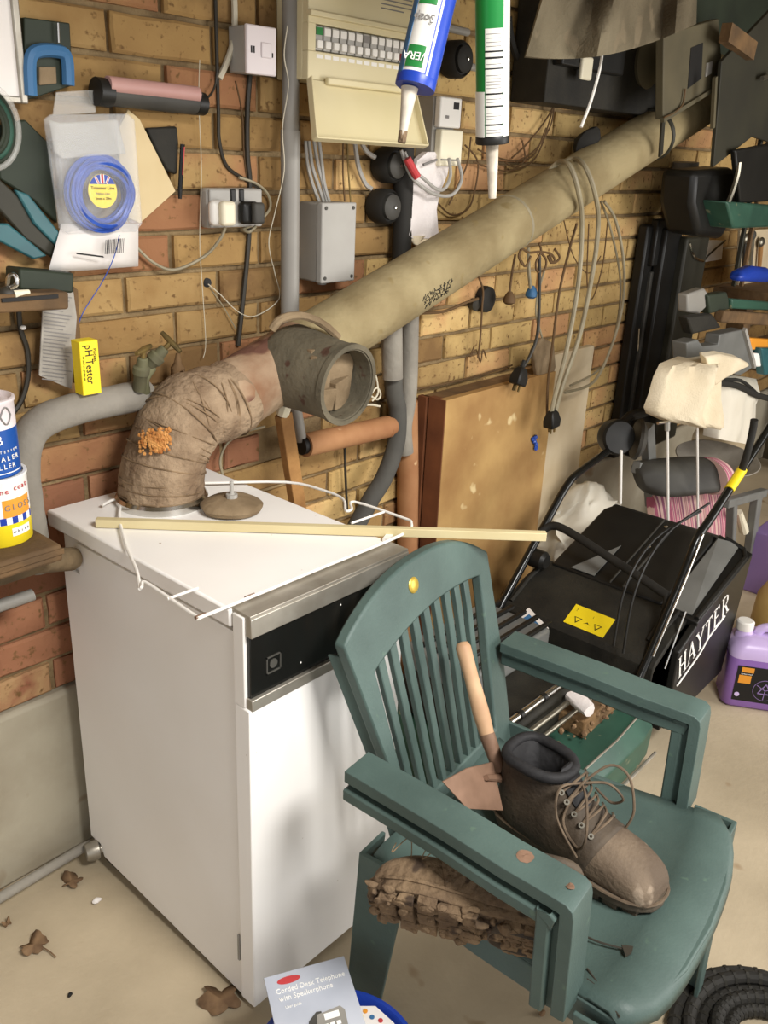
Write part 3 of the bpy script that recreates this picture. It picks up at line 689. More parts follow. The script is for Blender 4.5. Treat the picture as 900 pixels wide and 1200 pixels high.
g = G().prism([e1, e1.lerp(e2, .5)+V((0, .004, .004)), e2, e2.lerp(e3, .5), e3, e3.lerp(e4, .5), e4, e4.lerp(e1, .5)], V((0, .003, -.001))); g.o('blade', M['rust'], tr, bevel=.0008)
G().tube([tb, tb+(tb-tt)*.06, e2.lerp(e4, .35)+V((0, -.003, .002))], [.011, .009, .005], 10).o('tang', M['rust'], tr)
# wire ties lying on the seat
for i, (P, lb) in enumerate(((((688, 1098), (705, 1105), (735, 1113), (741, 1114)), 'thin dark wire tie lying on the chair seat, beside the boot toe'), (((688, 1135), (700, 1152), (712, 1172), (726, 1192)), 'thin dark wire tie hanging over the front edge of the chair seat'))):
    Q = [atz(u, v, .416-(0 if i == 0 else .0)) for u, v in P]
    wt = thing('wire_tie', lb, 'wire', Q[0]); 
    G().tube(Q, .0016, 6, 4).o('strand', M['cable_dk'], wt)
    if i == 0: G().prism([atz(728, 1108, .417), atz(742, 1110, .417), atz(740, 1118, .417), atz(733, 1122, .417)], (0, 0, .002)).o('tag', M['cable_dk'], wt)
    else: G().tube([atz(688, 1147, .416), atz(705, 1160, .416), atz(728, 1177, .416)], .0012, 6, 3).o('strand', M['cable_dk'], wt)
# ------------------------------------------------------------------ on the wall, left to right
def WM(u, v, y=0., r=0.): return frame(at(u, v, y), (1, 0, 0), (0, 0, 1), (0, -1, 0)) @ Matrix.Rotation(r, 4, 'Z')
def plate(pts, y, t): return G().prism(qpoly(pts, y), (0, t, 0))     # outline seen in the photo, t deep towards the wall
def boxw(u0, u1, v0, v1, y, d, vm=None):                                # box on the wall, front face at Y = y
    um, vmid = (u0+u1)/2, (v0+v1)/2
    x0, x1 = at(u0, vmid, y).x, at(u1, vmid, y).x; z1, z0 = at(um, v0, y).z, at(um, v1, y).z
    return x0, x1, y, y+d, z0, z1
# framed notice, top left corner
nt_ = thing('framed_notice', 'pale framed notice on the wall in the top left corner', 'notice', at(5, 118, -.03))
x0, x1, ya, yb, z0, z1 = boxw(-60, 26, -40, 118, -.03, .03)
G().bx(x0, x1-.010, -.024, -.004, z0+.008, z1).o('sheet', M['paper'], nt_)
G().bx(x1-.012, x1, -.03, -.003, z0, z1).o('frame_bar', M['alu'], nt_, bevel=.002)
G().bx(x0, x1-.012, -.03, -.003, z0, z0+.010).o('frame_bar', M['alu'], nt_, bevel=.002)
# dark pack with a light blue clamp, behind the notice
bp = thing('clamp_pack', 'dark hanging pack with a light blue arched clamp, right of the framed notice', 'pack', at(55, 115, -.02))
plate([(28, 20), (82, 27), (86, 100), (30, 118)], -.022, .02).o('backing_card', M['murk'], bp, bevel=.002)
G().tube(qpoly([(36, 112), (35, 72), (44, 60), (68, 60), (78, 68), (80, 100)], -.03), .0105, 8, 4).o('clamp_arch', M['sky_blue'], bp, label='light blue plastic arch')
G().tube(qpoly([(68, 27), (69, 50)], -.03), .0022, 6).o('clamp_screw', M['chrome'], bp)
plate([(46, 78), (66, 78), (67, 98), (46, 100)], -.027, .01).o('jaw', M['debris'], bp, bevel=.002)
# reel of green line at the left edge
gl = thing('line_reel', 'green line reel with a pale rim, at the left edge below the framed notice', 'reel', at(-10, 180, -.04))
G().tube([WM(-14, 148, -.045) @ V((.050*cos(a), .062*sin(a), 0)) for a in [k*2*pi/32 for k in range(32)]], .0045, 8, 0, True).o('rim', M['clear_milky'], gl, label='pale translucent rim')
for k in range(4): G().tube([WM(-14, 148, -.03) @ V(((.044-.006*k)*cos(a), (.055-.007*k)*sin(a), 0)) for a in [q*2*pi/28 for q in range(28)]], .0035, 6, 0, True).o('line_turn', M['mower_green'] if k == 1 else M['murk'], gl)
# folded teal and grey bags hanging low on the left
tb_ = thing('folded_bag', 'murky folded plastic bag with teal streaks, left of the trimmer line pack', 'bag', at(20, 300, -.02))
def strip_(pts, y, m, nm, lb=None): return plate(pts, y, .012).o(nm, m, tb_, bevel=.003, label=lb)
strip_([(-10, 150), (30, 140), (60, 170), (66, 240), (68, 262), (40, 235), (0, 210)], -.014, M['murk'], 'bag_body')
strip_([(-6, 205), (22, 230), (66, 285), (66, 305), (30, 280), (-6, 240)], -.028, M['hood_dk'], 'fold')
strip_([(18, 222), (34, 228), (70, 272), (68, 290), (40, 262)], -.034, M['teal'], 'fold')
strip_([(-6, 262), (10, 262), (56, 300), (40, 304), (-6, 280)], -.038, M['teal'], 'fold', 'teal edge')
# pink and grey hand lamp lying on a nail ledge
hl = thing('hand_lamp', 'pink and grey tube-shaped hand lamp with black ends, above the trimmer line pack', 'lamp', at(175, 130, -.04))
G().tube(qpoly([(122, 108), (233, 121)], -.04), .021, 16).o('lamp_body', M['grey_dk'], hl)
G().tube(qpoly([(126, 99), (231, 111)], -.052), .014, 14).o('lens', M['pink'], hl, label='faded pink lens')
G().tube(qpoly([(112, 107), (128, 109)], -.042), .023, 16).o('end_cap', M['black'], hl)
G().tube(qpoly([(228, 121), (238, 122)], -.042), .020, 16).o('end_cap', M['black'], hl)
cable('lamp_flex', [(236, 118, -.03), (246, 112, -.02), (252, 100, -.012), (254, 85, -.012)], .0022, M['cable_dk'], parent=hl)
# envelope, trimmer line pack and receipt
ev = plate([(150, 128), (164, 140), (206, 224), (164, 262), (140, 250), (140, 150)], -.020, .004).o('envelope', M['envelope'], bevel=.001, label='cream envelope hanging behind the trimmer line pack', cat='envelope')
rc = thing('paper_slip', 'white paper slip with a barcode, hanging below the trimmer line pack', 'paper', at(110, 318, -.03))
g = G(); rows_ = []
for k in range(6):
    t = k/5; rows_.append([at(lerp(72, 56, t)+lerp(0, 1, q)*lerp(90, 106, t), lerp(262, 320, t)-lerp(0, 8, q)*t, -.034-.012*sin(t*3+q*2)*t) for q in (0, .25, .5, .75, 1)])
g.add([p for r in rows_ for p in r], [(j*5+i, j*5+i+1, (j+1)*5+i+1, (j+1)*5+i) for j in range(5) for i in range(4)]).o('slip', M['paper'], rc, solid=.0008)
for k in range(13):
    u = 124+k*1.75; w_ = (.5, 1., .7, .4)[k % 4]
    G().prism(qpoly([(u, 281-k*.15), (u+w_, 281-k*.15), (u+w_-1.0, 298-k*.15), (u-1.0, 298-k*.15)], -.054), (0, .0006, 0)).o('barcode_line', M['print_black'], rc)
G().prism(qpoly([(89, 296), (121, 300), (122, 302), (90, 298)], -.054), (0, .0006, 0)).o('printed_bar', M['print_black'], rc)
tp = thing('trimmer_line_pack', 'clear hanging pack with a blue coil of trimmer line and a round yellow label', 'pack', at(110, 275, -.06))
bl = [(52, 140), (60, 134), (150, 133), (158, 140), (167, 262), (160, 272), (80, 275), (70, 268)]
plate(bl, -.036, .006).o('backing', M['clear'], tp, bevel=.002)
G().loft([qpoly(bl, -.036), [p+(at(112, 205, -.06)-p)*.10 for p in qpoly(bl, -.062)], [p+(at(112, 205, -.066)-p)*.16 for p in qpoly(bl, -.066)]], cap=True).o('blister', M['clear'], tp, bevel=.003)
plate([(58, 140), (70, 144), (138, 140), (148, 180), (74, 186), (64, 178)], -.052, .003).o('blister_panel', M['clear_milky'], tp, bevel=.002)
plate([(66, 108), (110, 105), (113, 132), (62, 136)], -.034, .003).o('hang_tab', M['clear_milky'], tp, bevel=.001)
CM_ = WM(118, 227, -.050)
for k, (r, z) in enumerate(((.062, 0), (.058, .008), (.054, -.004), (.059, -.010), (.049, .002), (.064, -.006), (.053, .012), (.045, .010), (.046, -.004))):
    G().tube([CM_ @ V((r*1.0*cos(a)+.002*sin(3*a+k), r*.98*sin(a)+.002*cos(2*a+k), z+.002*sin(2*a+k*2))) for a in [q*2*pi/40 for q in range(40)]], .0036, 6, 0, True).o('line_turn', M['blue_line'], tp)
LM = WM(120, 224, -.064)
G(LM).lathe([(.028, 0), (.028, .0016), (.0005, .0017)], (0, 0, 0), (0, 0, 1), 32).o('label_disc', M['yellow'], tp, label='round yellow label')
seg = [V((.0275*cos(a), .0275*sin(a), .0016)) for a in [radians(25+130*k/14) for k in range(15)]]
G(LM).prism(seg, (0, 0, .0005)).o('flag_field', M['blue'], tp, label='dark blue flag segment')
for a_, w_, m_ in ((90, .0075, 'print_white'), (60, .004, 'print_white'), (120, .004, 'print_white'), (90, .004, 'red'), (60, .0015, 'red'), (120, .0015, 'red')):
    d_ = V((cos(radians(a_)), sin(radians(a_)), 0)); z_ = .0023 if m_ == 'print_white' else .0027
    G(LM).bar(d_*.0125/max(.45, d_.y)+V((0, 0, z_)), d_*.0272+V((0, 0, z_)), w_, .0004, (0, 0, 1)).o('flag_bar', M[m_], tp)
text('lettering', 'Trimmer Line', .0082, LM @ Matrix.Translation((0, .005, .0018)), M['print_black'], tp)
text('lettering', 'Nylon Line', .0060, LM @ Matrix.Translation((0, -.004, .0018)), M['print_grey'], tp)
text('lettering', '2mm x 20m', .0064, LM @ Matrix.Translation((0, -.012, .0018)), M['print_black'], tp)
cable('line_tail', [(140, 275, -.05), (134, 300, -.045), (120, 330, -.03), (98, 365, -.02), (90, 385, -.015), (84, 392, -.012)], .0009, M['blue_line'], parent=tp)
# pen and dark holder
plate([(172, 150), (208, 148), (210, 168), (208, 205), (196, 200), (184, 178)], -.016, .013).o('pen_holder', M['black_dusty'], bevel=.004, label='black pouch on the wall beside the cream envelope', cat='pouch')
pn = thing('marker_pen', 'thin black marker pen upright on the wall, right of the black pouch', 'pen', at(212, 233, -.02))
G().tube(qpoly([(214, 169), (211, 222)], -.022), .0046, 10).o('barrel', M['black_gloss'], pn)
G().tube(qpoly([(211, 221), (211, 233)], -.022), [.0048, .0036], 10).o('pen_cap', M['black'], pn)
G().bar(at(216, 172, -.028), at(214, 205, -.028), .0018, .0012, (0, -1, 0)).o('clip', M['red'], pn, label='red-brown clip')
# fused switch
sw_ = thing('fused_switch', 'square white switch plate on a deep grey box, above the double socket', 'switch', at(300, 88, -.05))
x0, x1, ya, yb, z0, z1 = boxw(288, 323, 30, 88, -.055, .05)
G().bx(x0+.002, x1-.003, -.050, -.001, z0+.002, z1-.002).o('back_box', M['grey_lt'], sw_, bevel=.003)
G().bx(x0, x1, -.058, -.050, z0, z1).o('face_plate', M['lilac_white'], sw_, bevel=.003)
G().bx(x0+.035, x1-.014, -.061, -.057, z0+.030, z1-.028).o('rocker', M['lilac_white'], sw_, bevel=.002)
for dx in (.010, .016): G().bx(x0+dx, x0+dx+.003, -.0592, -.057, (z0+z1)/2-.006, (z0+z1)/2+.006).o('slot', M['print_black'], sw_)
G().bx(x1-.014, x1-.010, -.0592, -.057, (z0+z1)/2-.010, (z0+z1)/2-.002).o('marker', M['print_black'], sw_)
# double socket
so = thing('double_socket', 'double socket outlet on the brick wall left of the grey conduit', 'socket', at(280, 266, -.03))
x0, x1, ya, yb, z0, z1 = boxw(246, 308, 221, 267, -.035, .03)
G().bx(x0, x1, -.028, -.001, z0, z1).o('pattress', M['grey_lt'], so, bevel=.006)
G().bx(x0+.001, x1-.001, -.035, -.028, z0+.001, z1-.001).o('face_plate', M['grey_lt'], so, bevel=.005)
for u in (273, 283): 
    p = at(u, 229, -.036); G().bx(p.x-.006, p.x+.006, -.0385, -.034, p.z-.012, p.z+.012).o('rocker', M['black'], so, bevel=.002, label='black rocker switch')
p1 = thing('mains_plug', 'white plug in the left half of the double socket', 'plug', at(263, 265, -.05))
q = at(263, 250, -.06); G().bx(q.x-.026, q.x+.020, -.058, -.036, q.z-.024, q.z+.024).o('plug_rim', M['white'], p1, bevel=.010, seg=3)
G().bx(q.x-.014, q.x+.020, -.074, -.056, q.z-.023, q.z+.023).o('plug_body', M['ivory'], p1, bevel=.007, seg=3)
cable('plug_flex', [(264, 266, -.05), (258, 280, -.045), (240, 300, -.03), (205, 316, -.02), (180, 308, -.015), (160, 290, -.014)], .0032, M['cable_grey'], parent=p1)
p2 = thing('mains_plug', 'black plug in the right half of the double socket', 'plug', at(298, 264, -.05))
q = at(297, 250, -.06); G().bx(q.x-.022, q.x+.022, -.056, -.036, q.z-.022, q.z+.022).o('plug_rim', M['black'], p2, bevel=.008, seg=3)
G().bx(q.x-.004, q.x+.024, -.070, -.054, q.z-.021, q.z+.021).o('plug_body', M['grey_dk'], p2, bevel=.006, seg=3)
cable('plug_flex', [(300, 265, -.045), (292, 272, -.045), (286, 268, -.03), (300, 262, -.02), (316, 245, -.014), (314, 228, -.012), (300, 215, -.012), (280, 208, -.012)], .0028, M['cable_grey'], parent=p2)
# cables between them
cable('white_flex', [(274, -20), (275, 20), (274, 45), (266, 72), (257, 92)], .0058, M['cable_white'], 'thick white flex curving down left of the white switch plate')
cable('clipped_cable', [(252, -20), (254, 60), (256, 135), (257, 165), (266, 195), (290, 212), (306, 222)], .0036, M['cable_dk'], 'dark clipped cable curving down to the top of the double socket', y=-.006)
cable('black_cable', [(293, 88), (290, 130), (290, 180), (293, 215), (292, 270), (290, 300), (284, 360), (279, 405)], .0052, M['cable_dk'], 'straight black cable running down past the double socket to the elbow', y=-.008)
cable('thin_brown_wire', [(276, 95), (284, 135), (286, 180), (290, 215)], .0016, M['cable_brown'], 'thin brown wire beside the straight black cable', y=-.004)
cable('loose_white_string', [(337, 30, -.07), (333, 65, -.07), (338, 100, -.07), (331, 150, -.07), (333, 200, -.06), (322, 250, -.03), (315, 285, -.02), (322, 320, -.015), (327, 350, -.015), (300, 370, -.012), (280, 366, -.012), (258, 345, -.012), (244, 333, -.01)], .0011, M['cable_white'], 'thin pale string trailing down in front of the grey conduit')
cable('hole_wire', [(243, 333, -.0), (262, 360, -.008), (276, 385, -.010)], .0013, M['cable_grey'], 'short wire coming out of the round hole in the bricks')
cable('drooping_wire', [(234, 70), (233, 120), (236, 200), (234, 280), (237, 335), (241, 400), (238, 420)], .0008, M['cable_white'], 'hair-thin pale wire hanging down the bricks left of the socket', y=-.012)
G(WM(243, 331, -.0015)).lathe([(.010, 0), (.010, .0012), (.0005, .0013)], (0, 0, 0), (0, 0, 1), 14).jit(.002, 90).o('drilled_hole', M['print_black'], wall, label='round drilled hole')
# grey waste conduit
cv = thing('grey_conduit', 'tall grey plastic pipe running down the wall just left of the cream fuse box', 'pipe', at(345, 372, -.05))
a_, b_ = at(337, 0, -.045), at(343, 372, -.045); a_.x = b_.x = (a_.x+b_.x)/2
G().cyl((a_.x, -.045, a_.z+.2), (a_.x, -.045, at(340, 160, -.045).z), .0175, n=24).o('pipe_length', M['pipe_grey'], cv)
G().cyl((a_.x, -.045, at(340, 160, -.045).z), (a_.x, -.045, b_.z-.05), .020, n=24).o('pipe_length', M['pipe_grey'], cv)
G().cyl((a_.x, -.045, at(330, 158, -.045).z+.01), (a_.x, -.045, at(340, 160, -.045).z-.05), .0205, n=24).o('sleeve', M['pipe_grey'], cv)
# consumer unit
cu = thing('fuse_box', 'cream fuse box on the wall with its lower cover hanging open', 'fuse box', at(425, 105, -.05))
D_ = -.095
x0, x1 = at(361, 70, D_).x, at(483, 70, D_).x; z0 = at(420, 100, D_).z; z1 = z0+.30
def fx(u, v): p = at(u, v, D_); return p.x, p.z
wx0, wz1 = fx(370, 27); wx1, wz0 = fx(476, 72)
wzA = fx(372, 60)[1]; wzB = fx(372, 28)[1]
G().bx(x0, x1, -.080, -.001, z0, z1).o('back_case', M['cream'], cu, bevel=.004)
G().bx(x0, x1, D_, -.078, z0, wzA).o('front_cover', M['cream'], cu, bevel=.002)
G().bx(x0, x1, D_, -.078, wzB, z1).o('front_cover', M['cream'], cu, bevel=.002)
G().bx(x0, wx0, D_, -.078, wzA, wzB).o('front_cover', M['cream'], cu)
G().bx(wx1, x1, D_, -.078, wzA, wzB).o('front_cover', M['cream'], cu)
G().bx(x0-.004, x1+.004, D_-.012, D_+.002, wzB+.012, wzB+.022).o('cover_lip', M['cream'], cu, bevel=.002)
nB = 12
for k in range(nB):
    xa = lerp(wx0, wx1, (k+.08)/nB); xb = lerp(wx0, wx1, (k+.92)/nB); rd = k >= nB-1
    br = G().bx(xa, xb, -.093, -.079, wzA+.002, wzB-.002).o('breaker', M['grey_lt'], cu, bevel=.001, seg=1)
    G().bx(xa+.002, xb-.002, -.098, -.092, wzA+.006, lerp(wzA, wzB, .42)).o('toggle', M['red'] if rd else M['white'], br, bevel=.001, seg=1)
    G().bx(xa+.001, xb-.001, -.0945, -.092, lerp(wzA, wzB, .62), wzB-.005).o('rating_label', M['green_print'] if k == 0 else M['print_grey'] if k == 6 else M['white'], br)
    G().bx(xa+.001, xb-.001, D_-.0006, D_+.001, wzA-.012, wzA-.005).o('circuit_label', M['white'], cu)
g = G()
for r in range(5):
    z = wzB+.050+r*.008; g.bx(lerp(x0, x1, .66), lerp(x0, x1, .97-(.1 if r == 4 else 0)), D_-.0006, D_, z, z+.0022)
for i in range(5): 
    z = wzB+.050+i*.008; G().bx(lerp(x0, x1, .66), lerp(x0, x1, .97-(.08 if i == 0 else 0)), D_-.0008, D_, z, z+.0025).o('printed_line', M['print_grey'], cu)
A_, B_, C_, E_ = V((x0-.004, D_-.004, z0)), V((x1-.002, D_-.004, z0)), at(497, 173, -.150), at(367, 164, -.150)
n_ = (B_-A_).cross(E_-A_).normalized(); n_ = n_ if n_.y < 0 else -n_
fl_ = G().prism([A_, B_, C_, E_], n_*-.003).o('open_cover', M['cream'], cu, bevel=.001, label='cover flap hanging open')
for P, Q in ((A_, E_), (B_, C_), (E_, C_)):
    G().bar(P+n_*.006, Q+n_*.006, .004, .016, n_).o('cover_edge', M['cream'], fl_, bevel=.001)
G().bar(A_.lerp(B_, .14)+V((0, -.008, .0)), A_.lerp(B_, .95)+V((0, -.008, .0)), .012, .014).o('hinge_bar', M['cream'], cu, bevel=.003)
# cables below the fuse box
gc = [((358, 165), (360, 190), (366, 215), (374, 236)), ((362, 165), (366, 195), (374, 220), (379, 236)), ((368, 165), (372, 190), (378, 215), (383, 237)), ((374, 166), (377, 190), (380, 215), (386, 237))]
for i, P in enumerate(gc): cable('twin_cable', [(u, v, -.02-.004*i) for u, v in P], .0040, M['grey_lt'], ('leftmost', 'second from the left', 'third from the left', 'rightmost')[i]+' of the four grey cables entering the junction box', group='grey cables into the junction box')
for i, P in enumerate((((402, 168), (402, 205), (404, 236)), ((407, 168), (408, 195), (411, 238)))): cable('earth_wire', [(u, v, -.02) for u, v in P], .0020, M['brass'] if i else M['cable_brown'], ('yellow-green earth wire entering the top of the junction box', 'brown-green earth wire left of the yellow-green one above the junction box')[1-i])
cable('grey_cable', [(416, 168, -.02), (420, 195, -.02), (428, 215, -.02), (436, 222, -.03)], .0055, M['grey_lt'], 'grey cable curving from the fuse box to the lower black disc')
cable('grey_cable', [(424, 168, -.02), (430, 178, -.02), (440, 185, -.03)], .0055, M['grey_lt'], 'short grey cable from the fuse box to the upper black disc')
# junction box
jb = thing('junction_box', 'grey square junction box with a screwed lid on the wall above the flue tee', 'box', at(384, 333, -.05))
x0, x1, ya, yb, z0, z1 = boxw(378, 416, 238, 330, -.075, .07)
x0 = at(377, 290, -.075).x
G().bx(x0, x1, -.060, -.002, z0, z1).o('box_body', M['grey'], jb, bevel=.004)
G().bx(x0-.001, x1+.001, -.076, -.058, z0-.001, z1+.001).o('box_lid', M['grey_lt'], jb, bevel=.003)
for dx, dz in ((.01, .01), (.01, -.01), (-.01, .01), (-.01, -.01)):
    xx = x0+dx if dx > 0 else x1+dx; zz = z0+dz if dz > 0 else z1+dz
    G().lathe([(.004, 0), (.004, .002), (.0005, .0022)], (xx, -.076, zz), (0, -1, 0), 10).o('lid_screw', M['grey_dk'], jb)
G().cyl((lerp(x0, x1, .4), -.035, z0), (lerp(x0, x1, .4), -.035, z0-.010), .010).o('gland', M['grey_lt'], jb)
# two black discs and the vertical lagged pipe
for (u, v, lb) in ((446, 193, 'round black disc on the wall, the upper of two right of the junction box'), (440, 241, 'round black disc on the wall, the lower of two right of the junction box'), (524, 70, 'round black disc on the wall between the two sealant cartridges')):
    ds = thing('black_disc', lb, 'disc', at(u, v+22, -.05))
    p = at(u, v, -.005); r = .040 if v > 100 else .042
    G().lathe([(r*.9, 0), (r, .010), (r, .042), (r*.86, .052), (r*.80, .046), (r*.55, .046)], p, (0, -1, 0), 36).o('rim', M['rubber'], ds)
    G().lathe([(r*.72, .044), (r*.72, .056), (r*.5, .062), (.0005, .063)], p, (0, -1, 0), 30).o('hub', M['grey_dk'] if v > 100 else M['rubber'], ds)
    G().lathe([(.004, .062), (.004, .067), (.0005, .068)], p, (0, -1, 0), 12).o('centre_stud', M['chrome'], ds)
G().tube([at(474, 165, -.04), at(473, 200, -.04), at(472, 250, -.04), at(470, 310, -.04)], .024, 20, 4).o('dark_lagged_pipe', M['rubber'], label='thick black lagged pipe between the black discs and the white folded cloth', cat='pipe')
# telephone points
tl = thing('telephone_point', 'white telephone point on a grey box, right of the open fuse box cover', 'telephone point', at(524, 184, -.05))
x0, x1, ya, yb, z0, z1 = boxw(516, 541, 114, 150, -.070, .06)
G().bx(x0-.004, x1-.004, -.052, -.001, z0-.085, z1).o('back_box', M['grey'], tl, bevel=.002)
G().bx(x0, x1, -.070, -.052, z0, z1).o('upper_plate', M['white'], tl, bevel=.004)
G().bx(x0+.006, x1+.008, -.074, -.052, z0-.086, z0-.004).o('lower_plate', M['ivory'], tl, bevel=.004)
G().bx(lerp(x0, x1, .6), lerp(x0, x1, .85), -.0712, -.069, lerp(z0, z1, .62), lerp(z0, z1, .85)).o('socket_hole', M['print_black'], tl)
G().bx(lerp(x0, x1, .25), lerp(x0, x1, .40), -.0712, -.069, lerp(z0, z1, .30), lerp(z0, z1, .40)).o('emblem', M['print_grey'], tl)
G().bx(lerp(x0, x1, .1), lerp(x0, x1, .98), -.0752, -.073, z0-.074, z0-.070).o('seam', M['grey'], tl)
for i, P in enumerate((((526, 186, -.06), (528, 205, -.05), (522, 220, -.04), (512, 222, -.05), (495, 208, -.06), (484, 200, -.05), (474, 178, -.04)), ((536, 186, -.06), (541, 210, -.05), (530, 228, -.04), (510, 228, -.055), (490, 215, -.065), (480, 203, -.05), (470, 176, -.04)))):
    G().tube([at(p[0], p[1], p[2]-.034*min(1, max(0, (186-abs(p[1]-212)*2)/100))) for p in P], .0042, 8, 5).o('looped_flex', M['grey_lt'], label=('grey flex looping from the telephone point across the white cloth, upper of two', 'grey flex looping from the telephone point across the white cloth, lower of two')[i], cat='cable')
G().tube([at(477, 186, -.088), at(489, 208, -.100)], .0095, 10).o('tape_wrap', M['red'], label='red tape wrapped round the two looped grey flexes', cat='tape')
for i, (P, lb) in enumerate(((((545, 170), (560, 190), (556, 225), (548, 245), (530, 252), (515, 240), (508, 228)), 'brown wire loop hanging left of the green cartridge nozzle'), (((552, 160), (548, 190), (540, 210), (526, 240)), 'brown wire slanting down right of the telephone point'), (((560, 175), (575, 182), (600, 188), (625, 182), (640, 150)), 'tangled brown wire crossing behind the green cartridge nozzle'), (((555, 190), (590, 200), (620, 192), (635, 170), (650, 120)), 'tangled brown wire rising to the dark heater'), (((600, 185), (618, 168), (640, 140), (655, 112)), 'thin brown wire fanning up towards the sack'), (((605, 190), (628, 175), (646, 145), (650, 110)), 'thin brown wire nearest the flue, rising towards the sack'), (((612, 165), (615, 186), (604, 196), (592, 190)), 'small brown wire hook right of the green cartridge nozzle'))):
    cable('brown_wire', P, .0024, M['cable_brown'], lb, y=-.02)
# white folded cloth
cl_ = thing('folded_cloth', 'white folded cotton cloth hanging in front of the bricks above the flue', 'cloth', at(492, 285, -.06))
def cloth_loft(rows, y, t, nm, m, parent, wob=.004, seed=0):
    g = G(); R_ = []
    for k, (ul, ur, v) in enumerate(rows):
        top = []; bot = []
        for i in range(9):
            q = i/8; p = at(lerp(ul, ur, q), v, y); wv = wob*sin(q*9+k*.8+seed)+wob*.5*sin(q*17+seed*3+k)
            top.append(p+V((0, -t/2+wv, 0))); bot.append(p+V((0, t/2+wv, 0)))
        R_.append(top+bot[::-1])
    return g.loft(R_).o(nm, m, parent, smooth=60)
cloth_loft([(498, 510, 178), (488, 523, 188), (484, 520, 205), (480, 512, 225), (478, 509, 245), (477, 511, 265), (475, 512, 275), (480, 510, 279)], -.052, .016, 'cloth_body', M['cloth_white'], cl_)
cloth_loft([(479, 505, 276), (482, 500, 281), (486, 490, 287)], -.058, .008, 'cloth_tail', M['cloth'], cl_)
G().tube([at(496, 193, -.073), at(512, 187, -.073)], .003, 6).o('grey_stripe', M['print_grey'], cl_)
# overhead shelf the cartridges hang from (just above the view)
st(G().bx(.25, 1.75, -.86, -.42, 1.86, 1.885).o('trim_1', M['timber'], bevel=.002))
for xx in (.30, 1.70): st(G().bx(xx-.02, xx+.02, -.66, -.62, 1.885, 2.5).o('trim_%d' % (2 if xx < 1 else 3), M['timber']))
def cartridge(name, lb, a, b, r, nz, mats):
    c = thing(name, lb, 'cartridge', nz[-1]); ax = (a-b).normalized()     # b bottom (nozzle end), a towards the top
    top = b+ax*((1.86-b.z)/ax.z)
    return c, ax, top
b = at(487, 99, -.76); a = at(510, 0, -.76)
c1, ax1, top1 = cartridge('sealant_cartridge', 'blue and white cartridge hanging nozzle down in front of the fuse box', a, b, .024, [at(471, 166, -.76)], None)
G().cyl(b, top1, .0235, n=32).o('barrel', M['tube_white'], c1, smooth=50)
vx = (CAM-b); vx = (vx-ax1*vx.dot(ax1)).normalized(); sx_ = ax1.cross(vx)           # towards the viewer's side, and across
def wrap(c, base, ax, fr, sd, r, a0, a1, h0, h1, nm, m, n=12, t=.0006, lb=None):      # printed band on the barrel
    g = G(); P = [[base+ax*h+(fr*cos(radians(lerp(a0, a1, i/n)))+sd*sin(radians(lerp(a0, a1, i/n))))*(r+tt) for i in range(n+1)] for h, tt in ((h0, t), (h1, t))]
    Q = [[base+ax*h+(fr*cos(radians(lerp(a0, a1, i/n)))+sd*sin(radians(lerp(a0, a1, i/n))))*(r-.0004) for i in range(n+1)] for h in (h0, h1)]
    g.loft([P[0]+Q[0][::-1], P[1]+Q[1][::-1]]); return g.o(nm, m, c, label=lb)
HL = (top1-b).length
wrap(c1, b, ax1, vx, sx_, .0235, 18 if sx_.dot(RT) > 0 else -18, 110 if sx_.dot(RT) > 0 else -110, 0, HL, 'blue_band', M['blue'], lb='blue printed band')
sg = 1 if sx_.dot(RT) > 0 else -1
wrap(c1, b, ax1, vx, sx_, .0235, -100*sg, -52*sg, 0, HL, 'blue_band', M['sky_blue'])
wrap(c1, b, ax1, vx, sx_, .0237, -46*sg, 6*sg, .012, .036, 'green_panel', M['green_print'], lb='green printed panel')
wrap(c1, b, ax1, vx, sx_, .0237, -46*sg, 8*sg, .082, .112, 'leaf_panel', M['green_print'], lb='green leaf print')
wrap(c1, b, ax1, vx, sx_, .0236, 22*sg, 28*sg, .0, HL, 'ruler_edge', M['print_white'])
def onbar(base, ax, fr, sd, r, ang, h, flip=False):
    n_ = (fr*cos(radians(ang))+sd*sin(radians(ang))); x_ = ax.cross(n_); y_ = ax
    if flip: x_, y_ = -x_, -y_
    return frame(base+ax*h+n_*(r+.0008), x_, y_, n_)
text('lettering', 'VERA', .0125, onbar(b, ax1, vx, sx_, .0237, -20*sg, .024, True), M['print_white'], c1)
text('lettering', 'Soap', .0135, onbar(b, ax1, vx, sx_, .0237, -18*sg, .066, True), M['print_grey'], c1)
G().lathe([(.0240, -.004), (.0243, 0), (.0243, .006), (.0238, .008)], b, ax1, 32).o('end_rim', M['blue'], c1)
n0, n1 = b-ax1*.004+RT*-.006, at(471, 166, -.76)
G().tube([n0, n0.lerp(n1, .1), n0.lerp(n1, .75), n1], [.0105, .0095, .0052, .0042], 14).o('nozzle', M['nozzle'], c1)
G().tube([n0.lerp(n1, .80), n1+(n1-n0)*.02], [.0054, .0050], 10).jit(.001, 200).o('dried_tip', M['mud'], c1, label='dirty brown nozzle tip')
b = at(577, 163, -.697); a = at(577, 0, -.697)
c2, ax2, top2 = cartridge('sealant_cartridge', 'green cartridge with a white data panel hanging nozzle down right of the telephone point', a, b, .024, [at(577, 232, -.697)], None)
G().cyl(b, top2, .0235, n=32).o('barrel', M['tube_green'], c2, smooth=50)
vx = (CAM-b); vx = (vx-ax2*vx.dot(ax2)).normalized(); sx_ = ax2.cross(vx); sg = 1 if sx_.dot(RT) > 0 else -1
HL = (top2-b).length
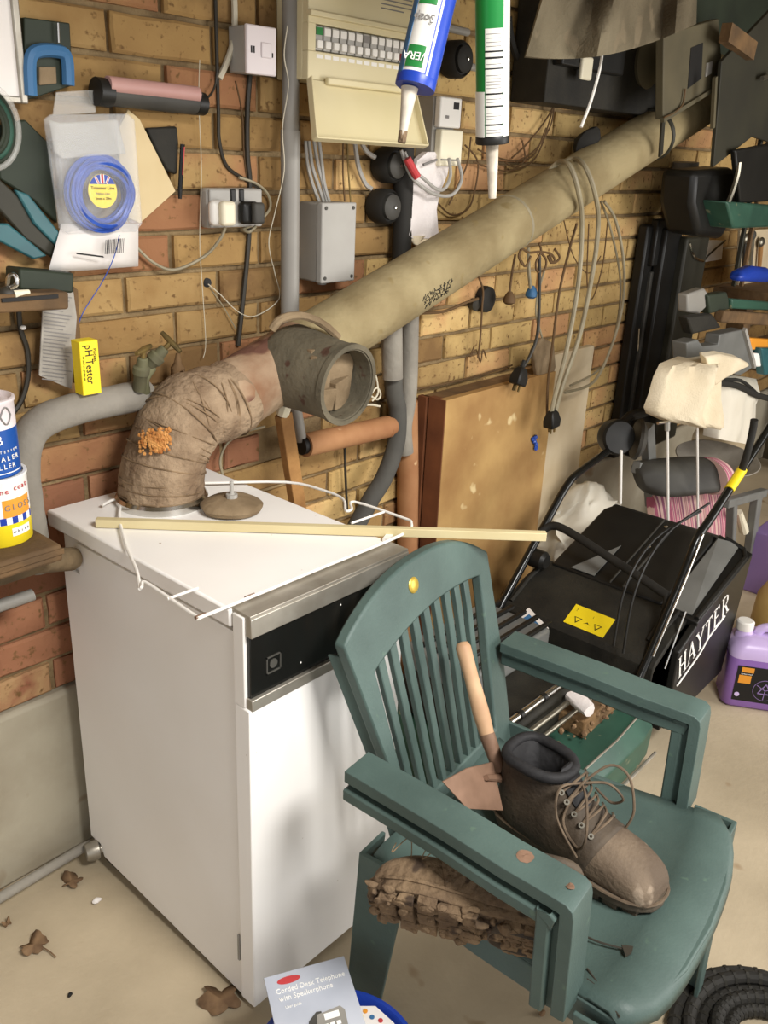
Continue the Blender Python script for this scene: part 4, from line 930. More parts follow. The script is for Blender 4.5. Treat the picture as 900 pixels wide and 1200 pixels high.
wrap(c2, b, ax2, vx, sx_, .0235, -24*sg, 36*sg, .006, .142, 'data_panel', M['tube_white'], lb='white data panel')
wrap(c2, b, ax2, vx, sx_, .0235, 40*sg, 85*sg, 0, HL, 'pale_band', M['tube_white'], lb='pale side band')
wrap(c2, b, ax2, vx, sx_, .0236, -100*sg, -28*sg, .0, .064, 'pale_band', M['tube_white'])
for h, t in ((.020, .0022), (.044, .0022), (.060, .0022), (.092, .0018), (.105, .0026), (.113, .0022)):
    wrap(c2, b, ax2, vx, sx_, .0237, -24*sg, 36*sg, h, h+t, 'printed_bar', M['print_black'])
for h in (.010, .014, .028, .032, .036, .050, .054, .068, .072, .076, .080, .084, .098, .120, .125, .130, .135):
    wrap(c2, b, ax2, vx, sx_, .0237, -20*sg, 30*sg, h, h+.0009, 'printed_line', M['print_grey'], n=6)
G().lathe([(.0236, -.006), (.0246, -.004), (.0246, .004), (.0236, .006)], b, ax2, 32).o('end_rim', M['black'], c2)
n0, n1 = b-ax2*.004, at(577, 232, -.697)
G().tube([n0, n0.lerp(n1, .08), n0.lerp(n1, .8), n1], [.0105, .0095, .0068, .0058], 14).jit(.0006, 120).o('nozzle', M['nozzle'], c2)
# canvas sack hanging from the shelf
def sack_pt(q, t):
    ul = lerp(668, 616, t); ur = lerp(820, 816, t); bot = lerp(66, 28, q**1.6)+10*sin(q*pi)
    v = lerp(-110, bot, t); return at(lerp(ul, ur, q), v, -.44-.05*sin(pi*q)*(.3+.7*t)-.022*sin(q*13+t*2)-.012*sin(q*27+3*t))
sk = thing('canvas_sack', 'stained grey canvas sack hanging in the top right, above the end of the flue', 'sack', sack_pt(.4, 1.))
g = G()
F_ = [[sack_pt(i/24, j/10) for i in range(25)] for j in range(11)]
B_ = [[p+(p-CAM)*.015+V((0, .02, 0))*(1 if 0 < i < 24 else 0) for i, p in enumerate(r)] for r in F_]
g.loft([F_[j]+B_[j][::-1] for j in range(11)]).o('sack_body', M['sack'], sk, smooth=70)
tp_ = F_[0][12]
G().tube([tp_+V((0, .04, -.02)), V((tp_.x, -.43, 1.87))], .006, 8).o('hanging_cord', M['string'], sk)
cable('white_rod', [(706, 62, -.42), (702, 85, -.42), (692, 120, -.42), (681, 149, -.42)], .0035, M['white'], 'thin curved white rod hanging below the canvas sack', cat='rod', k=5)

cable('black_hose', [(664, -20), (660, 20), (655, 50), (640, 72), (622, 78), (606, 66), (598, 40), (596, 20)], .010, M['rubber'], 'black hose in a drooping loop on the bricks left of the canvas sack', y=-.02)
for i, (P, lb) in enumerate((([(505, 28), (548, 38)], 'short grey conduit on the bricks behind the blue cartridge, the upper of two'), ([(532, 74), (560, 80)], 'short grey conduit on the bricks behind the green cartridge, the lower of two'))):
    cable('conduit_piece', P, .009, M['grey'], lb, y=-.014, k=0, n=10, cat='conduit') if False else G().tube(qpoly(P, -.014), .009, 10).o('conduit_piece', M['grey'], label=lb, cat='conduit')
# ------------------------------------------------------------------ lower left: bracket, sheet, tester box, taps, lagged pipe, shelf with tins
br_ = thing('timber_bracket', 'weathered timber bracket sticking in from the left edge above the printed sheet', 'bracket', at(30, 362, -.06))
G().bar(at(-60, 356, -.09), at(72, 350, -.09), .05, .030).jit(.002, 30).o('timber', M['timber_dk'], br_, bevel=.004)
G().bar(at(2, 352, -.117), at(68, 347, -.117), .003, .006).o('split', M['print_black'], br_)
gb = G().bar(at(14, 325, -.05), at(78, 330, -.05), .05, .034).o('green_tin', M['murk'], bevel=.004, label='dull green tin on the timber bracket at the left edge', cat='tin')
sc = thing('metal_clip', 'bright metal spring clip lying on the timber bracket at the left edge', 'clip', at(14, 345, -.10))
G().tube([at(8, 340, -.10), at(10, 325, -.105), at(17, 322, -.11), at(20, 332, -.115), at(12, 338, -.11)], .0035, 8, 5).o('coil', M['chrome'], sc)
G().ball(at(10, 343, -.10), (.020, .014, .012), 12, 8).jit(.003, 80).o('brush_head', M['cable_dk'], sc)
G().tube([at(16, 345, -.11), at(34, 342, -.11)], [.007, .004], 10).o('clip_handle', M['ivory'], sc)
cb = cable('clipped_flex', [(22, 360), (24, 385), (32, 410), (33, 440), (25, 470), (10, 490)], .0045, M['cable_dk'], 'dark flex clipped to the bricks, left of the printed sheet', y=-.008)
G().ball(at(27, 384, -.014), (.006, .005, .004), 8, 6).o('cable_clip', M['white'], cb, label='white cable clip')
ps = thing('printed_sheet', 'grey printed instruction sheet hanging behind the yellow tester box', 'sheet', at(65, 455, -.04))
sheet = [(52, 335), (86, 342), (90, 372), (84, 456), (46, 440)]
plate(sheet, -.036, .003).o('sheet', M['paper_grey'], ps)
for k in range(24):
    v = 345+k*4.3; ua, ub = lerp(53, 49, k/24), 84-(k % 5)*2.5-(4 if k > 20 else 0)
    G().bar(at(ua, v, -.0365), at(ub, v+ (ub-ua)*.13, -.0365), .0006, .0018, (0, 0, 1)).o('printed_line', M['print_grey'], ps)
plate([(86, 335), (92, 340), (96, 440), (88, 450)], -.02, .01).o('dark_edge', M['timber_dk'], ps, bevel=.002)
ph = thing('tester_box', 'small yellow carton reading pH Tester, upright against the wall above the lagged pipe', 'box', at(104, 465, -.09))
x0, x1 = at(95, 430, -.10).x, at(117, 430, -.10).x; z1, z0 = at(106, 399, -.10).z, at(104, 463, -.10).z
G().bx(x0, x1, -.10, -.072, z0, z1).o('carton', M['yellow'], ph, bevel=.0015)
TX = frame(((x0+x1)/2, -.1004, (z0+z1)/2), (0, 0, -1), (1, 0, 0), (0, -1, 0))
text('lettering', 'pH Tester', .021, TX @ Matrix.Translation((-.006, -.002, 0)), M['print_black'], ph, xs=.80)
text('lettering', 'Pocket', .0085, TX @ Matrix.Translation((-.022, .010, 0)), M['print_black'], ph)
text('lettering', 'for pool and garden use', .0045, TX @ Matrix.Translation((.0, -.0125, 0)), M['print_black'], ph)
# brass stop taps
def tap(name, lb, body, spin, ang):
    t = thing(name, lb, 'tap', body); 
    G().lathe([(.012, -.03), (.013, 0), (.016, .004), (.016, .016), (.011, .020), (.010, .034), (.008, .036)], body, spin, 14).o('tap_body', M['verdigris'], t)
    s_ = V(spin).normalized(); e = V(body)+s_*.052
    G().cyl(V(body)+s_*.030, e+s_*.004, .005, n=10).o('spindle', M['brass'], t)
    x = s_.cross(V((0, 0, 1))).normalized(); y = s_.cross(x); d = x*cos(ang)+y*sin(ang)
    G().tube([e-d*.026, e-d*.008, e+d*.008, e+d*.026], [.0042, .0058, .0058, .0042], 10).o('tap_handle', M['brass'], t, label='brass bar handle')
    return t
tap('stop_tap', 'dull brass stop tap with a bar handle, beside the end of the lagged pipe', at(165, 440, -.10), (.02, -.25, 1), .4)
tap('stop_tap', 'brass stop tap with its bar handle up and to the right, nearest the rope-bound elbow', at(178, 424, -.10), (.55, -.35, .65), 1.0)
t3 = G().tube([at(172, 472, -.07), at(166, 446, -.09), at(176, 428, -.095)], .014, 14, 4).o('tap_tail', M['verdigris'], label='green-stained brass pipe fitting joining the two taps to the lagged pipe', cat='fitting')
G().lathe([(.012, -.015), (.014, .0), (.014, .02), (.008, .028), (.004, .05)], at(208, 442, -.05), (0, -.1, 1), 12).jit(.002, 60).o('old_valve', M['timber_dk'], label='dirty old valve spindle on the wall just left of the flue elbow', cat='valve')
lg = [at(172, 462, -.065), at(140, 468, -.07), at(100, 476, -.07), at(62, 488, -.07), at(38, 505, -.07), at(28, 535, -.07), at(30, 580, -.07), at(40, 640, -.06), at(48, 660, -.05)]
G().tube(spline(lg, 6), [.0285], 22).jit(.0015, 25).o('lagged_pipe', M['lag'], label='fat grey lagged pipe bending down behind the stacked tins', cat='pipe')
# shelf with two tins
SZ = .842
xs_ = at(54, 632, -.20).x
sh = thing('corner_shelf', 'dirty timber shelf end holding the stacked tins at the left edge', 'shelf', (xs_-.15, -.16, SZ-.03))
g = G().bx(-.6, xs_+.01, -.235, -.02, SZ-.030, SZ); g.o('board', M['timber_dk'], sh, bevel=.006)
G().bar((xs_-.16, -.238, SZ-.012), (xs_+.01, -.238, SZ-.010), .003, .010).o('front_edge', M['timber_dk'], sh, bevel=.001)
pa = at(42, 658, -.17); pb = at(84, 655, -.12)
G().tube([(-.5, pa.y, pa.z-.002), pa, pb], .0215, 20).jit(.002, 40).o('iron_pipe', M['iron'], label='dirty iron pipe stub entering the back corner of the boiler under the shelf', cat='pipe')
pc = at(38, 697, -.10); G().tube([(-.5, -.10, pc.z), pc], .011, 14).jit(.001, 50).o('thin_pipe', M['grey'], label='thin grey pipe on the left edge, below the shelf', cat='pipe')
tc_ = atz(0, 629, SZ); tc_.z = SZ
tin = thing('paint_tin', 'white and yellow gloss paint tin on the shelf, under the blue tin', 'tin', tc_)
RT_ = .0525; HT = .118
G().lathe([(RT_-.002, 0), (RT_, .002), (RT_, .052)], tc_, n=40).o('lower_band', M['yellow_can'], tin, smooth=50, label='yellow lower band')
G().lathe([(RT_, .052), (RT_, HT-.006), (RT_+.0015, HT-.004), (RT_+.0015, HT), (RT_-.004, HT), (RT_-.006, HT-.006), (.0005, HT-.006)], tc_, n=40).o('upper_band', M['print_white'], tin, smooth=50)
fr = (CAM-tc_); fr.z = 0; fr.normalize(); sd = V((0, 0, 1)).cross(fr)
wrap(tin, tc_, V((0, 0, 1)), fr, sd, RT_, 10, 70, .052, .082, 'orange_panel', M['orange'], lb='orange printed patch')
wrap(tin, tc_, V((0, 0, 1)), fr, sd, RT_+.0004, -30, 75, .040, .052, 'blue_check', M['blue'], lb='blue checked band')
for k in range(5): wrap(tin, tc_, V((0, 0, 1)), fr, sd, RT_+.0008, -28+k*21, -18+k*21, .040, .052, 'white_check', M['print_white'], n=3)
wrap(tin, tc_, V((0, 0, 1)), fr, sd, RT_, 22, 62, .018, .032, 'white_label', M['print_white'], lb='small white rounded label')
def oncan(c, r, ang, h): 
    n_ = fr*cos(radians(ang))+sd*sin(radians(ang)); return frame(c+V((0, 0, h))+n_*(r+.0012), V((0, 0, 1)).cross(n_), (0, 0, 1), n_)
def canword(parent, c, r, word, a0, step, h, size, m):                # one letter after another round the tin
    for i, ch in enumerate(word):
        if ch != ' ': text('lettering', ch, size, oncan(c, r, a0+i*step, h), m, parent)
canword(tin, tc_, RT_, 'GLOSS', 18, 12.5, .068, .014, M['print_grey'])
canword(tin, tc_, RT_, 'one', 2, 9, .097, .013, M['red']); canword(tin, tc_, RT_, 'coat', 36, 9, .100, .013, M['red'])
canword(tin, tc_, RT_, 'white', 26, 7.5, .0255, .008, M['print_grey'])
tk = tc_+V((-.002, .002, HT))
tin2 = thing('filler_tin', 'blue and white sealer tin stacked on top of the yellow paint tin', 'tin', tk)
R2 = .0485; H2 = .125
G().lathe([(R2, 0), (R2, .078)], tk, n=40).o('lower_band', M['blue_can'], tin2, smooth=50, label='blue lower band')
G().lathe([(R2, .078), (R2, H2-.008), (R2+.002, H2-.006), (R2+.002, H2-.001), (R2-.002, H2), (R2-.006, H2-.008), (.0005, H2-.008)], tk, n=40).o('upper_band', M['lilac_white'], tin2, smooth=50)
fr = (CAM-tk); fr.z = 0; fr.normalize(); sd = V((0, 0, 1)).cross(fr)
G().tube([oncan(tk, R2, 30+a*25, .1+.0*a) @ V((0, .014*math.sin(a*3.14), 0)) for a in [q/8 for q in range(9)]]+[oncan(tk, R2, 55-a*25, .1) @ V((0, -.014*math.sin(a*3.14), 0)) for a in [q/8 for q in range(9)]], .0012, 6).o('ring_mark', M['print_grey'], tin2)
canword(tin2, tk, R2, 'B', 22, 10, .062, .022, M['print_white'])
canword(tin2, tk, R2, 'EXTERIOR', 8, 7.5, .043, .006, M['print_white'])
canword(tin2, tk, R2, 'SEALER', 4, 11, .031, .0115, M['print_white'])
canword(tin2, tk, R2, 'FILLER', 0, 9.5, .018, .0115, M['print_white'])
wrap(tin2, tk, V((0, 0, 1)), fr, sd, R2, -20, 70, .006, .0075, 'white_line', M['print_white'])
# ------------------------------------------------------------------ pipes behind the boiler
wd = thing('timber_stake', 'rough brown timber stake leaning behind the boiler under the tee socket', 'stake', at(345, 590, -.10))
g = G().bar(at(332, 485, -.13), at(386, 830, -.05), .034, .022, (0, -1, 0)).jit(.001, 40); g.o('stake', M['timber'], wd, bevel=.002)
G().lathe([(.013, 0), (.014, .004), (.014, .022), (.011, .027), (.0005, .028)], at(331, 486, -.13), (0, -.4, 1), 8).o('hex_cap', M['ivory'], wd, label='pale hexagonal cap')
G().cyl(at(345, 470, -.07), at(353, 516, -.07), .0135, n=16).o('white_pipe', M['pipe_grey'], label='short white pipe end between the timber stake and the orange clay pipe', cat='pipe')
tr_ = thing('clay_pipe', 'orange clay pipe lying horizontally on the wall under the tee socket', 'pipe', at(410, 530, -.07))
G().tube([at(357, 522, -.075), at(455, 500, -.075)], .028, 24).jit(.001, 40).o('barrel', M['terracotta'], tr_)
G().tube([at(452, 501, -.075), at(460, 499, -.075)], [.028, .022], 24).o('rounded_end', M['terracotta'], tr_)
G().tube([at(352, 523, -.075), at(359, 521, -.075)], .021, 20).o('dark_mouth', M['print_black'], tr_)
dp = [at(461, 340, -.06), at(461, 450, -.06), at(466, 480, -.06), at(464, 520, -.065), at(450, 560, -.07), at(432, 590, -.07), at(410, 640, -.07), V((at(408, 650, -.07).x, -.07, .30)), V((at(408, 650, -.07).x, -.07, .02))]
G().tube(spline(dp, 5), .0235, 18).o('dark_bent_pipe', M['lag_dk'], label='dark lagged pipe curving down left from under the flue to behind the boiler', cat='pipe')
G().cyl(at(459, 380, -.075), at(460, 443, -.075), .0265, n=22).o('pale_pipe_sleeve', M['lag'], label='pale grey foam sleeve on the pipe under the flue, the left of two', cat='sleeve')
G().tube([at(481, 340, -.055), at(479, 455, -.055), at(473, 500, -.055), at(475, 530, -.055)], .0225, 20, 5).o('pale_pipe_sleeve', M['lag'], label='pale grey foam sleeve on the pipe under the flue, the right of two', cat='sleeve')
G().tube([at(476, 470, -.035), at(478, 560, -.035), V((at(479, 600, -.035).x, -.045, .30)), V((at(479, 600, -.035).x, -.045, .01))], .030, 20).jit(.0015, 30).o('upright_clay_pipe', M['terracotta'], label='orange clay pipe standing against the wall beside the plywood door', cat='pipe')
cable('drooping_flex', [(262, 560, -.03), (258, 540, -.03), (266, 520, -.03), (285, 507, -.03), (310, 500, -.03)], .0030, M['cable_grey'], 'thin grey flex arching behind the elbow onto the boiler top')
cable('black_drop_cable', [(404, 525), (405, 560), (407, 600)], .0035, M['cable_dk'], 'short black cable hanging below the orange clay pipe', y=-.02)
for i, P in enumerate((((428, 475), (436, 450), (440, 440), (443, 460), (436, 470)), ((426, 478), (440, 455), (446, 462), (442, 468), (432, 462)))):
    cable('cable_loop', [(u, v, -.08) for u, v in P], .0024, M['cable_white'], ('pale cable loop beside the open tee, the larger of two', 'pale cable loop beside the open tee, the smaller of two')[i])
cable('pale_flex', [(400, 502, -.06), (425, 476, -.06), (445, 476, -.06)], .0028, M['cable_white'], 'pale flex running from under the tee along the clay pipe')
# ------------------------------------------------------------------ old door panel, board, bag
dr = thing('plywood_door', 'old stained plywood cabinet door standing on edge against the bricks behind the green chair', 'door', at(560, 640, -.08))
fx0, fx1 = at(517, 560, -.115).x, at(639, 540, -.115).x; ft = at(517, 471, -.115).z
G().bx(fx0, fx1, -.115, -.112+.02, 0, ft).o('face_panel', M['plywood'], dr, bevel=.001)
G().bx(fx0-.002, fx0+.02, -.113, -.055, 0, ft-.001).o('edge_strip', M['red_wood'], dr, bevel=.001, label='red-brown edge strip')
G().bx(fx0-.006, fx0+.012, -.05, -.02, 0, ft-.004).o('edge_strip', M['red_wood'], dr, bevel=.001)
G().bx(fx0+.005, fx1, -.09, -.03, 0, ft-.004).o('back_frame', M['timber_dk'], dr)
rg = G()
for k in range(5): rg.ball(at(626+random.uniform(-2, 3), 516+k*3-4, -.121), (.009, .006, .008), 8, 6)
rg.jit(.004, 90).o('blue_rag', M['blue_line'], label='small blue rag stuck to the right side of the plywood door', cat='rag')
wb0, wb1 = at(625, 500, -.03).x, at(689, 430, -.03).x
G().bx(wb0, wb1, -.045, -.02, 0, at(675, 408, -.03).z).o('white_board', M['hard_white'], bevel=.002, label='tall off-white board leaning on the bricks just right of the plywood door', cat='board')
g = G().ball((2.17, -.14, .20), (.20, .12, .20), 40, 28).jit(.045, 7).jit(.03, 17).jit(.016, 38); g.o('polythene_bag', M['bag_white'], smooth=60, label='crumpled white polythene bag on the floor behind the mower, beside the plywood door', cat='bag')
# ------------------------------------------------------------------ cables hung over the flue
yf = -.225
def over(P): return [at(*p) if len(p) > 2 else at(p[0], p[1], -.20) for p in P]
hk = [([(640, 205, -.11), (655, 190, -.14), (668, 195, -.21), (678, 225, -.228), (682, 262), (678, 330), (664, 410), (650, 465), (646, 486)], .0070, 'cable_grey', 'thick grey flex looped over the flue down to a plug, the left of two'),
      ([(655, 195, -.11), (672, 186, -.14), (686, 196, -.21), (698, 230, -.228), (701, 262), (696, 310), (680, 390), (660, 450), (650, 486)], .0070, 'cable_grey', 'thick grey flex looped over the flue down to a plug, the right of two'),
      ([(676, 262, -.16), (668, 290, -.16), (656, 340, -.16), (648, 400, -.16), (642, 450, -.16), (641, 485, -.17)], .0038, 'cable_brown', 'dark brown flex hanging from under the flue beside the grey flexes'),
      ([(708, 236, -.12), (722, 260, -.12), (731, 310, -.12), (729, 360, -.12), (715, 410, -.12), (695, 448, -.12), (662, 460, -.12)], .0048, 'cable_grey', 'grey flex in a wide loop on the bricks, the outer of two'),
      ([(704, 236, -.10), (716, 270, -.10), (727, 330, -.10), (722, 385, -.10), (705, 430, -.10), (668, 452, -.10)], .0036, 'cable_grey', 'thin grey flex in a wide loop on the bricks, the inner of two'),
      ([(632, 300, -.15), (632, 345, -.15), (630, 390, -.15), (622, 415, -.15), (612, 432, -.15)], .0048, 'cable_dk', 'black flex hanging from a wire hook down to a black plug above the plywood door'),
      ([(619, 290, -.08), (620, 320, -.08), (622, 340, -.08)], .0050, 'cable_grey', 'short grey flex ending in a small blue connector under the flue'),
      ([(604, 298, -.08), (600, 320, -.08), (597, 345, -.08)], .0034, 'cable_brown', 'short brown flex ending in a brown connector under the flue'),
      ([(560, 322, -.04), (566, 340, -.04), (565, 360, -.04), (563, 395, -.04), (560, 420, -.04)], .0028, 'cable_brown', 'thin brown wire hanging down past the round black knob on the bricks'),
      ([(490, 367, -.03), (520, 365, -.03), (545, 355, -.03), (560, 350, -.03)], .0042, 'cable_brown', 'brown flex running from the pipe sleeves to the round black knob'),
      ([(486, 456, -.012), (520, 450, -.012), (560, 440, -.012), (600, 428, -.012)], .0030, 'cable_brown', 'thin flex sagging along the bricks just above the plywood door'),
      ([(640, 310, -.10), (628, 360, -.10), (636, 400, -.10), (634, 415, -.10)], .0030, 'cable_grey', 'thin grey flex hanging behind the black flex above the plywood door'),
      ([(690, 262, -.06), (688, 330, -.06), (694, 350, -.06), (706, 312, -.06), (712, 260, -.06)], .0022, 'cable_brown', 'thin brown wire criss-crossing the bricks behind the grey flexes'),
      ([(660, 255, -.05), (672, 300, -.05), (690, 320, -.05), (704, 300, -.05)], .0018, 'cable_brown', 'hair-thin wire on the bricks behind the grey flexes')]
for P, r, m_, lb in hk: G().tube(over(P), r, 8, 6).o('hanging_flex', M[m_], label=lb, cat='cable')
def plug(u, v, y, tilt, lb, s=1.):
    p = at(u, v, y); t = thing('mains_plug', lb, 'plug', p)
    F = frame(p, (cos(tilt), 0, sin(tilt)), (-sin(tilt), 0, cos(tilt)), (0, -1, 0))
    G(F).loft([[V((x*a*s, y_*s, z*a*s)) for x, z in ((-.024, -.018), (.024, -.018), (.024, .018), (-.024, .018))] for y_, a in ((-.028, .95), (-.006, 1.), (.016, .72), (.026, .4))]).o('plug_body', M['black'], t, bevel=.004*s)
    G(F).tube([V((0, .024*s, 0)), V((0, .045*s, 0))], [.008*s, .005*s], 10).o('cord_grip', M['rubber'], t)
    for dx, dz in ((-.010, .004), (.010, .004), (0, -.008)): G(F).bx((dx-.003)*s, (dx+.003)*s, -.046*s, -.026*s, (dz-.002)*s, (dz+.002)*s).o('pin', M['brass'], t)
plug(647, 490, -.20, .1, 'black plug at the end of the two thick grey flexes')
plug(609, 440, -.15, -.35, 'black plug at the end of the black flex above the plywood door')
for (u, v, r, m_, lb) in ((565, 350, .036, 'rubber', 'round black knob on the bricks under the flue'), ):
    t = thing('round_boss', lb, 'boss', at(u, v+12, -.02)); G().lathe([(r, 0), (r*1.05, .008), (r, .022), (r*.6, .030), (.0005, .032)], at(u, v, -.002), (0, -1, 0), 24).o('boss', M[m_], t); G().lathe([(r*.45, 0), (r*.5, .016), (.0005, .018)], at(u-12, v+6, -.002), (0, -1, 0), 16).o('side_boss', M['cable_dk'], t)
for (u, v, m_, lb) in ((623, 343, 'sky_blue', 'small blue connector hanging under the flue'), (597, 350, 'cable_brown', 'small brown connector hanging under the flue')):
    p = at(u, v, -.08); G().lathe([(.006, .02), (.012, .012), (.018, 0), (.018, -.010), (.010, -.016)], p, (0, 0, 1), 14).o('connector', M[m_], label=lb, cat='connector')
hkf = thing('wire_hook', 'rusty curled wire hook hanging under the flue above the black flex', 'hook', at(632, 320, -.15))
for P in ([(612, 310), (608, 300), (612, 292), (620, 296), (634, 295), (646, 298), (650, 305), (646, 308), (642, 300)], [(632, 285), (634, 295), (628, 308), (630, 318), (638, 316), (640, 305), (634, 296)], [(622, 300), (616, 312), (611, 306)], [(650, 292), (656, 302), (648, 308), (644, 296)]):
    G().tube([at(u, v, -.15) for u, v in P], .0034, 6, 5).o('wire', M['cable_brown'], hkf)
hb_ = G().prism([at(u, v, -.11) for u, v in ((626, 412), (636, 396), (650, 402), (652, 430), (643, 460), (632, 448))], (0, .02, 0)); hb_.o('hanging_pouch', M['debris'], bevel=.006, label='dusty folded pouch hanging behind the grey flexes', cat='pouch')
cable('hook_wire', [(556, 405, -.02), (551, 418, -.02), (558, 410, -.02), (563, 424, -.02), (566, 410, -.02), (570, 420, -.02)], .0022, M['cable_brown'], 'small curled end of wire on the bricks under the round black knob')
# ------------------------------------------------------------------ heater and dark hood, top right
ht = thing('heater_casing', 'dark steel heater casing at the top right that the flue runs past', 'heater', at(710, 130, -.1))
x0, x1 = at(640, 100, -.12).x, at(776, 90, -.12).x; z0 = at(700, 128, -.12).z
G().bx(x0, x1+.12, -.12, -.01, z0, z0+.5).o('casing', M['black_dusty'], ht, bevel=.004)
G().bx(x0+.02, x1-.3, -.15, -.115, z0+.09, z0+.16).o('control_box', M['black'], ht, bevel=.004)
p = at(687, 80, -.155); G().bx(p.x-.028, p.x+.028, -.160, -.148, p.z-.028, p.z+.028).o('control_dial', M['ivory'], ht, bevel=.008, seg=3, label='pale square dial')
p = at(757, 72, -.12); G().lathe([(.070, 0), (.075, .012), (.05, .030), (.0005, .034)], p, (0, -1, 0), 24).o('fan_boss', M['hood'], ht)
dh = thing('flue_hood', 'dusty grey steel hood panel with a slot above the top end of the flue', 'hood', at(800, 130, -.26))
plate([(778, 40), (842, 22), (848, 95), (777, 140)], -.255, .025).o('hood_panel', M['hood'], dh, bevel=.003)
plate([(810, 56), (824, 50), (822, 92), (806, 104)], -.2565, .004).o('slot', M['print_black'], dh)
plate([(829, 74), (835, 72), (834, 86), (827, 90)], -.258, .004).o('label_plate', M['grey_lt'], dh)
G().bar(at(776, 141, -.258), at(846, 98, -.258), .012, .012).o('hood_edge', M['hood'], dh)
G().tube([at(803, 104, -.262), at(800, 122, -.262), at(790, 132, -.262), at(778, 138, -.262)], .003, 6, 4).o('hanging_cord', M['cable_brown'], dh)
G().bar(at(777, 140, -.245), at(774, 182, -.225), .02, .006, (0, -1, 0)).o('strap_tail', M['hood_dk'], dh)
dbk = at(700, 40, -.05); G().bx(x1+.14, 4.3, -.05, -.008, at(870, 70, -.05).z, 2.3).o('dark_filler_board', M['murk'], label='added dark board darkening the bricks in the top right corner behind the steel panel', cat='board')  # board added to darken the bricks in this corner
dp_ = thing('steel_sheet', 'large dark steel panel in the top right corner, right of the flue end', 'panel', at(860, 190, -.34))
plate([(846, 72), (905, 10), (912, 170), (882, 160), (836, 196)], -.30, .012).o('panel_sheet', M['hood_dk'], dp_, bevel=.002)
G().bar(at(838, 90, -.31), at(835, 150, -.31), .014, .01, (0, -1, 0)).o('panel_edge', M['hood'], dp_)
G().bar(at(850, 38, -.31), at(880, 60, -.31), .05, .03, (0, -1, 0)).o('bracket', M['timber_dk'], dp_)
cable('chain', [(905, 88, -.32), (893, 92, -.32)], .008, M['steel'], 'short bright hook at the right edge beside the dark steel panel', cat='hook')
G().ball(at(690, 172, -.10), (.05, .03, .05), 12, 8).jit(.02, 18).o('dark_clip', M['rubber'], label='dark lump of tangled cable on the wall just above the flue under the heater', cat='cable')
# ------------------------------------------------------------------ tall black panels and downpipe
yb_ = -.06
for i, (u0, u1, v0, v1, d_, lb, m_) in enumerate(((746, 768, 258, 440, .05, 'tall narrow black panel leaning on the bricks, the left of two', 'black'), (768, 804, 262, 440, .09, 'tall wide black panel with a shiny edge leaning on the bricks, the right of two', 'black_gloss'))):
    t = thing('tall_panel', lb, 'panel', at((u0+u1)/2, v1, -d_))
    x0, x1 = at(u0+2, 350, -d_).x, at(u1-(16 if i else 2), 350, -d_).x; z1 = at((u0+u1)/2, v0+6, -d_).z
    G().bx(x0, x1, -d_, -d_+.04, .42, z1).o('panel_body', M['black'], t, bevel=.008)
    if i:
        G().bx(x1-.02, x1+.18, -d_-.03, -d_+.02, .45, z1-.03).o('panel_side', M['hood_dk'], t, bevel=.010)
        G().tube([(x1, -d_-.03, z1-.05), (x1+.05, -d_-.035, z1-.10), (x1+.14, -d_-.034, z1-.12)], .005, 6, 4).o('shiny_fold', M['chrome'], t, label='shiny folded edge')
    else:
        for k in range(3): G().tube([at(749+k*7, 385+k*6, -d_-.004), at(746+k*7, 440, -d_-.004)], .0022, 5).o('edge_strip', M['hard_white'], t, label='thin pale strip')
        G().bx(x0+.05, x0+.11, -d_-.012, -d_+.01, .55, z1-.16).o('grey_rib', M['grey_dk'], t, bevel=.004)
        G().bx(x0+.03, x0+.14, -d_-.02, -d_+.01, z1-.14, z1+.02).o('top_clip', M['black'], t, bevel=.006)
G().cyl(at(804, 190, -.05), at(794, 268, -.05), .045, n=20).o('downpipe', M['grey'], label='short grey downpipe on the bricks below the dark steel panel', cat='pipe')
# ------------------------------------------------------------------ workbench and clutter at the right edge
YB = -.32
wbn = thing('workbench', 'old wooden workbench edge with posts at the right edge of the view', 'workbench', at(870, 345, YB))
b0 = at(841, 342, -.17)
G().bx(b0.x, 4.3, -.44, -.15, b0.z-.045, b0.z+.02).o('bench_top', M['timber_dk'], wbn, bevel=.006)
G().bx(b0.x+.05, 4.3, -.42, -.16, b0.z-.28, b0.z-.24).o('lower_shelf', M['timber_dk'], wbn, bevel=.004)
for xx in (b0.x+.04, 4.2): G().bx(xx, xx+.07, -.28, -.21, 0, b0.z-.04).o('bench_leg', M['timber_dk'], wbn, bevel=.004)
for u, m_ in ((857, 'hood_dk'), (866, 'timber_dk')): 
    p = at(u, 335, -.25); G().bx(p.x-.006, p.x+.010, -.265, -.25, p.z, p.z+.75).o('post', M[m_], wbn, bevel=.003)
def blob(name, lb, cat, pts, y, d, m_, bev=.008): return plate(pts, y, d).o(name, M[m_], bevel=bev, label=lb, cat=cat)
blob('blue_bundle', 'blue cloth bundle on the workbench at the right edge', 'bundle', [(868, 330), (872, 318), (886, 312), (905, 314), (905, 332)], -.40, .05, 'blue', .02)
blob('black_cover', 'black hanging cover above the workbench, below the dark steel panel', 'cover', [(816, 200), (862, 196), (868, 240), (850, 275), (846, 280), (820, 276), (812, 240)], -.26, .12, 'black', .02)
blob('white_card', 'small white card pinned to the wall below the black hanging cover', 'card', [(824, 281), (848, 282), (846, 304), (822, 308)], -.05, .012, 'print_white', .002)
cable('card_wire', [(850, 282, -.07), (838, 292, -.07), (826, 305, -.07), (815, 330, -.07), (806, 340, -.07)], .004, M['cable_dk'], 'black wire slanting down across the white card')
blob('green_case', 'dull green case on the rack at the right edge, above the workbench', 'case', [(852, 236), (905, 240), (905, 266), (860, 268)], -.34, .15, 'mower_green', .008)
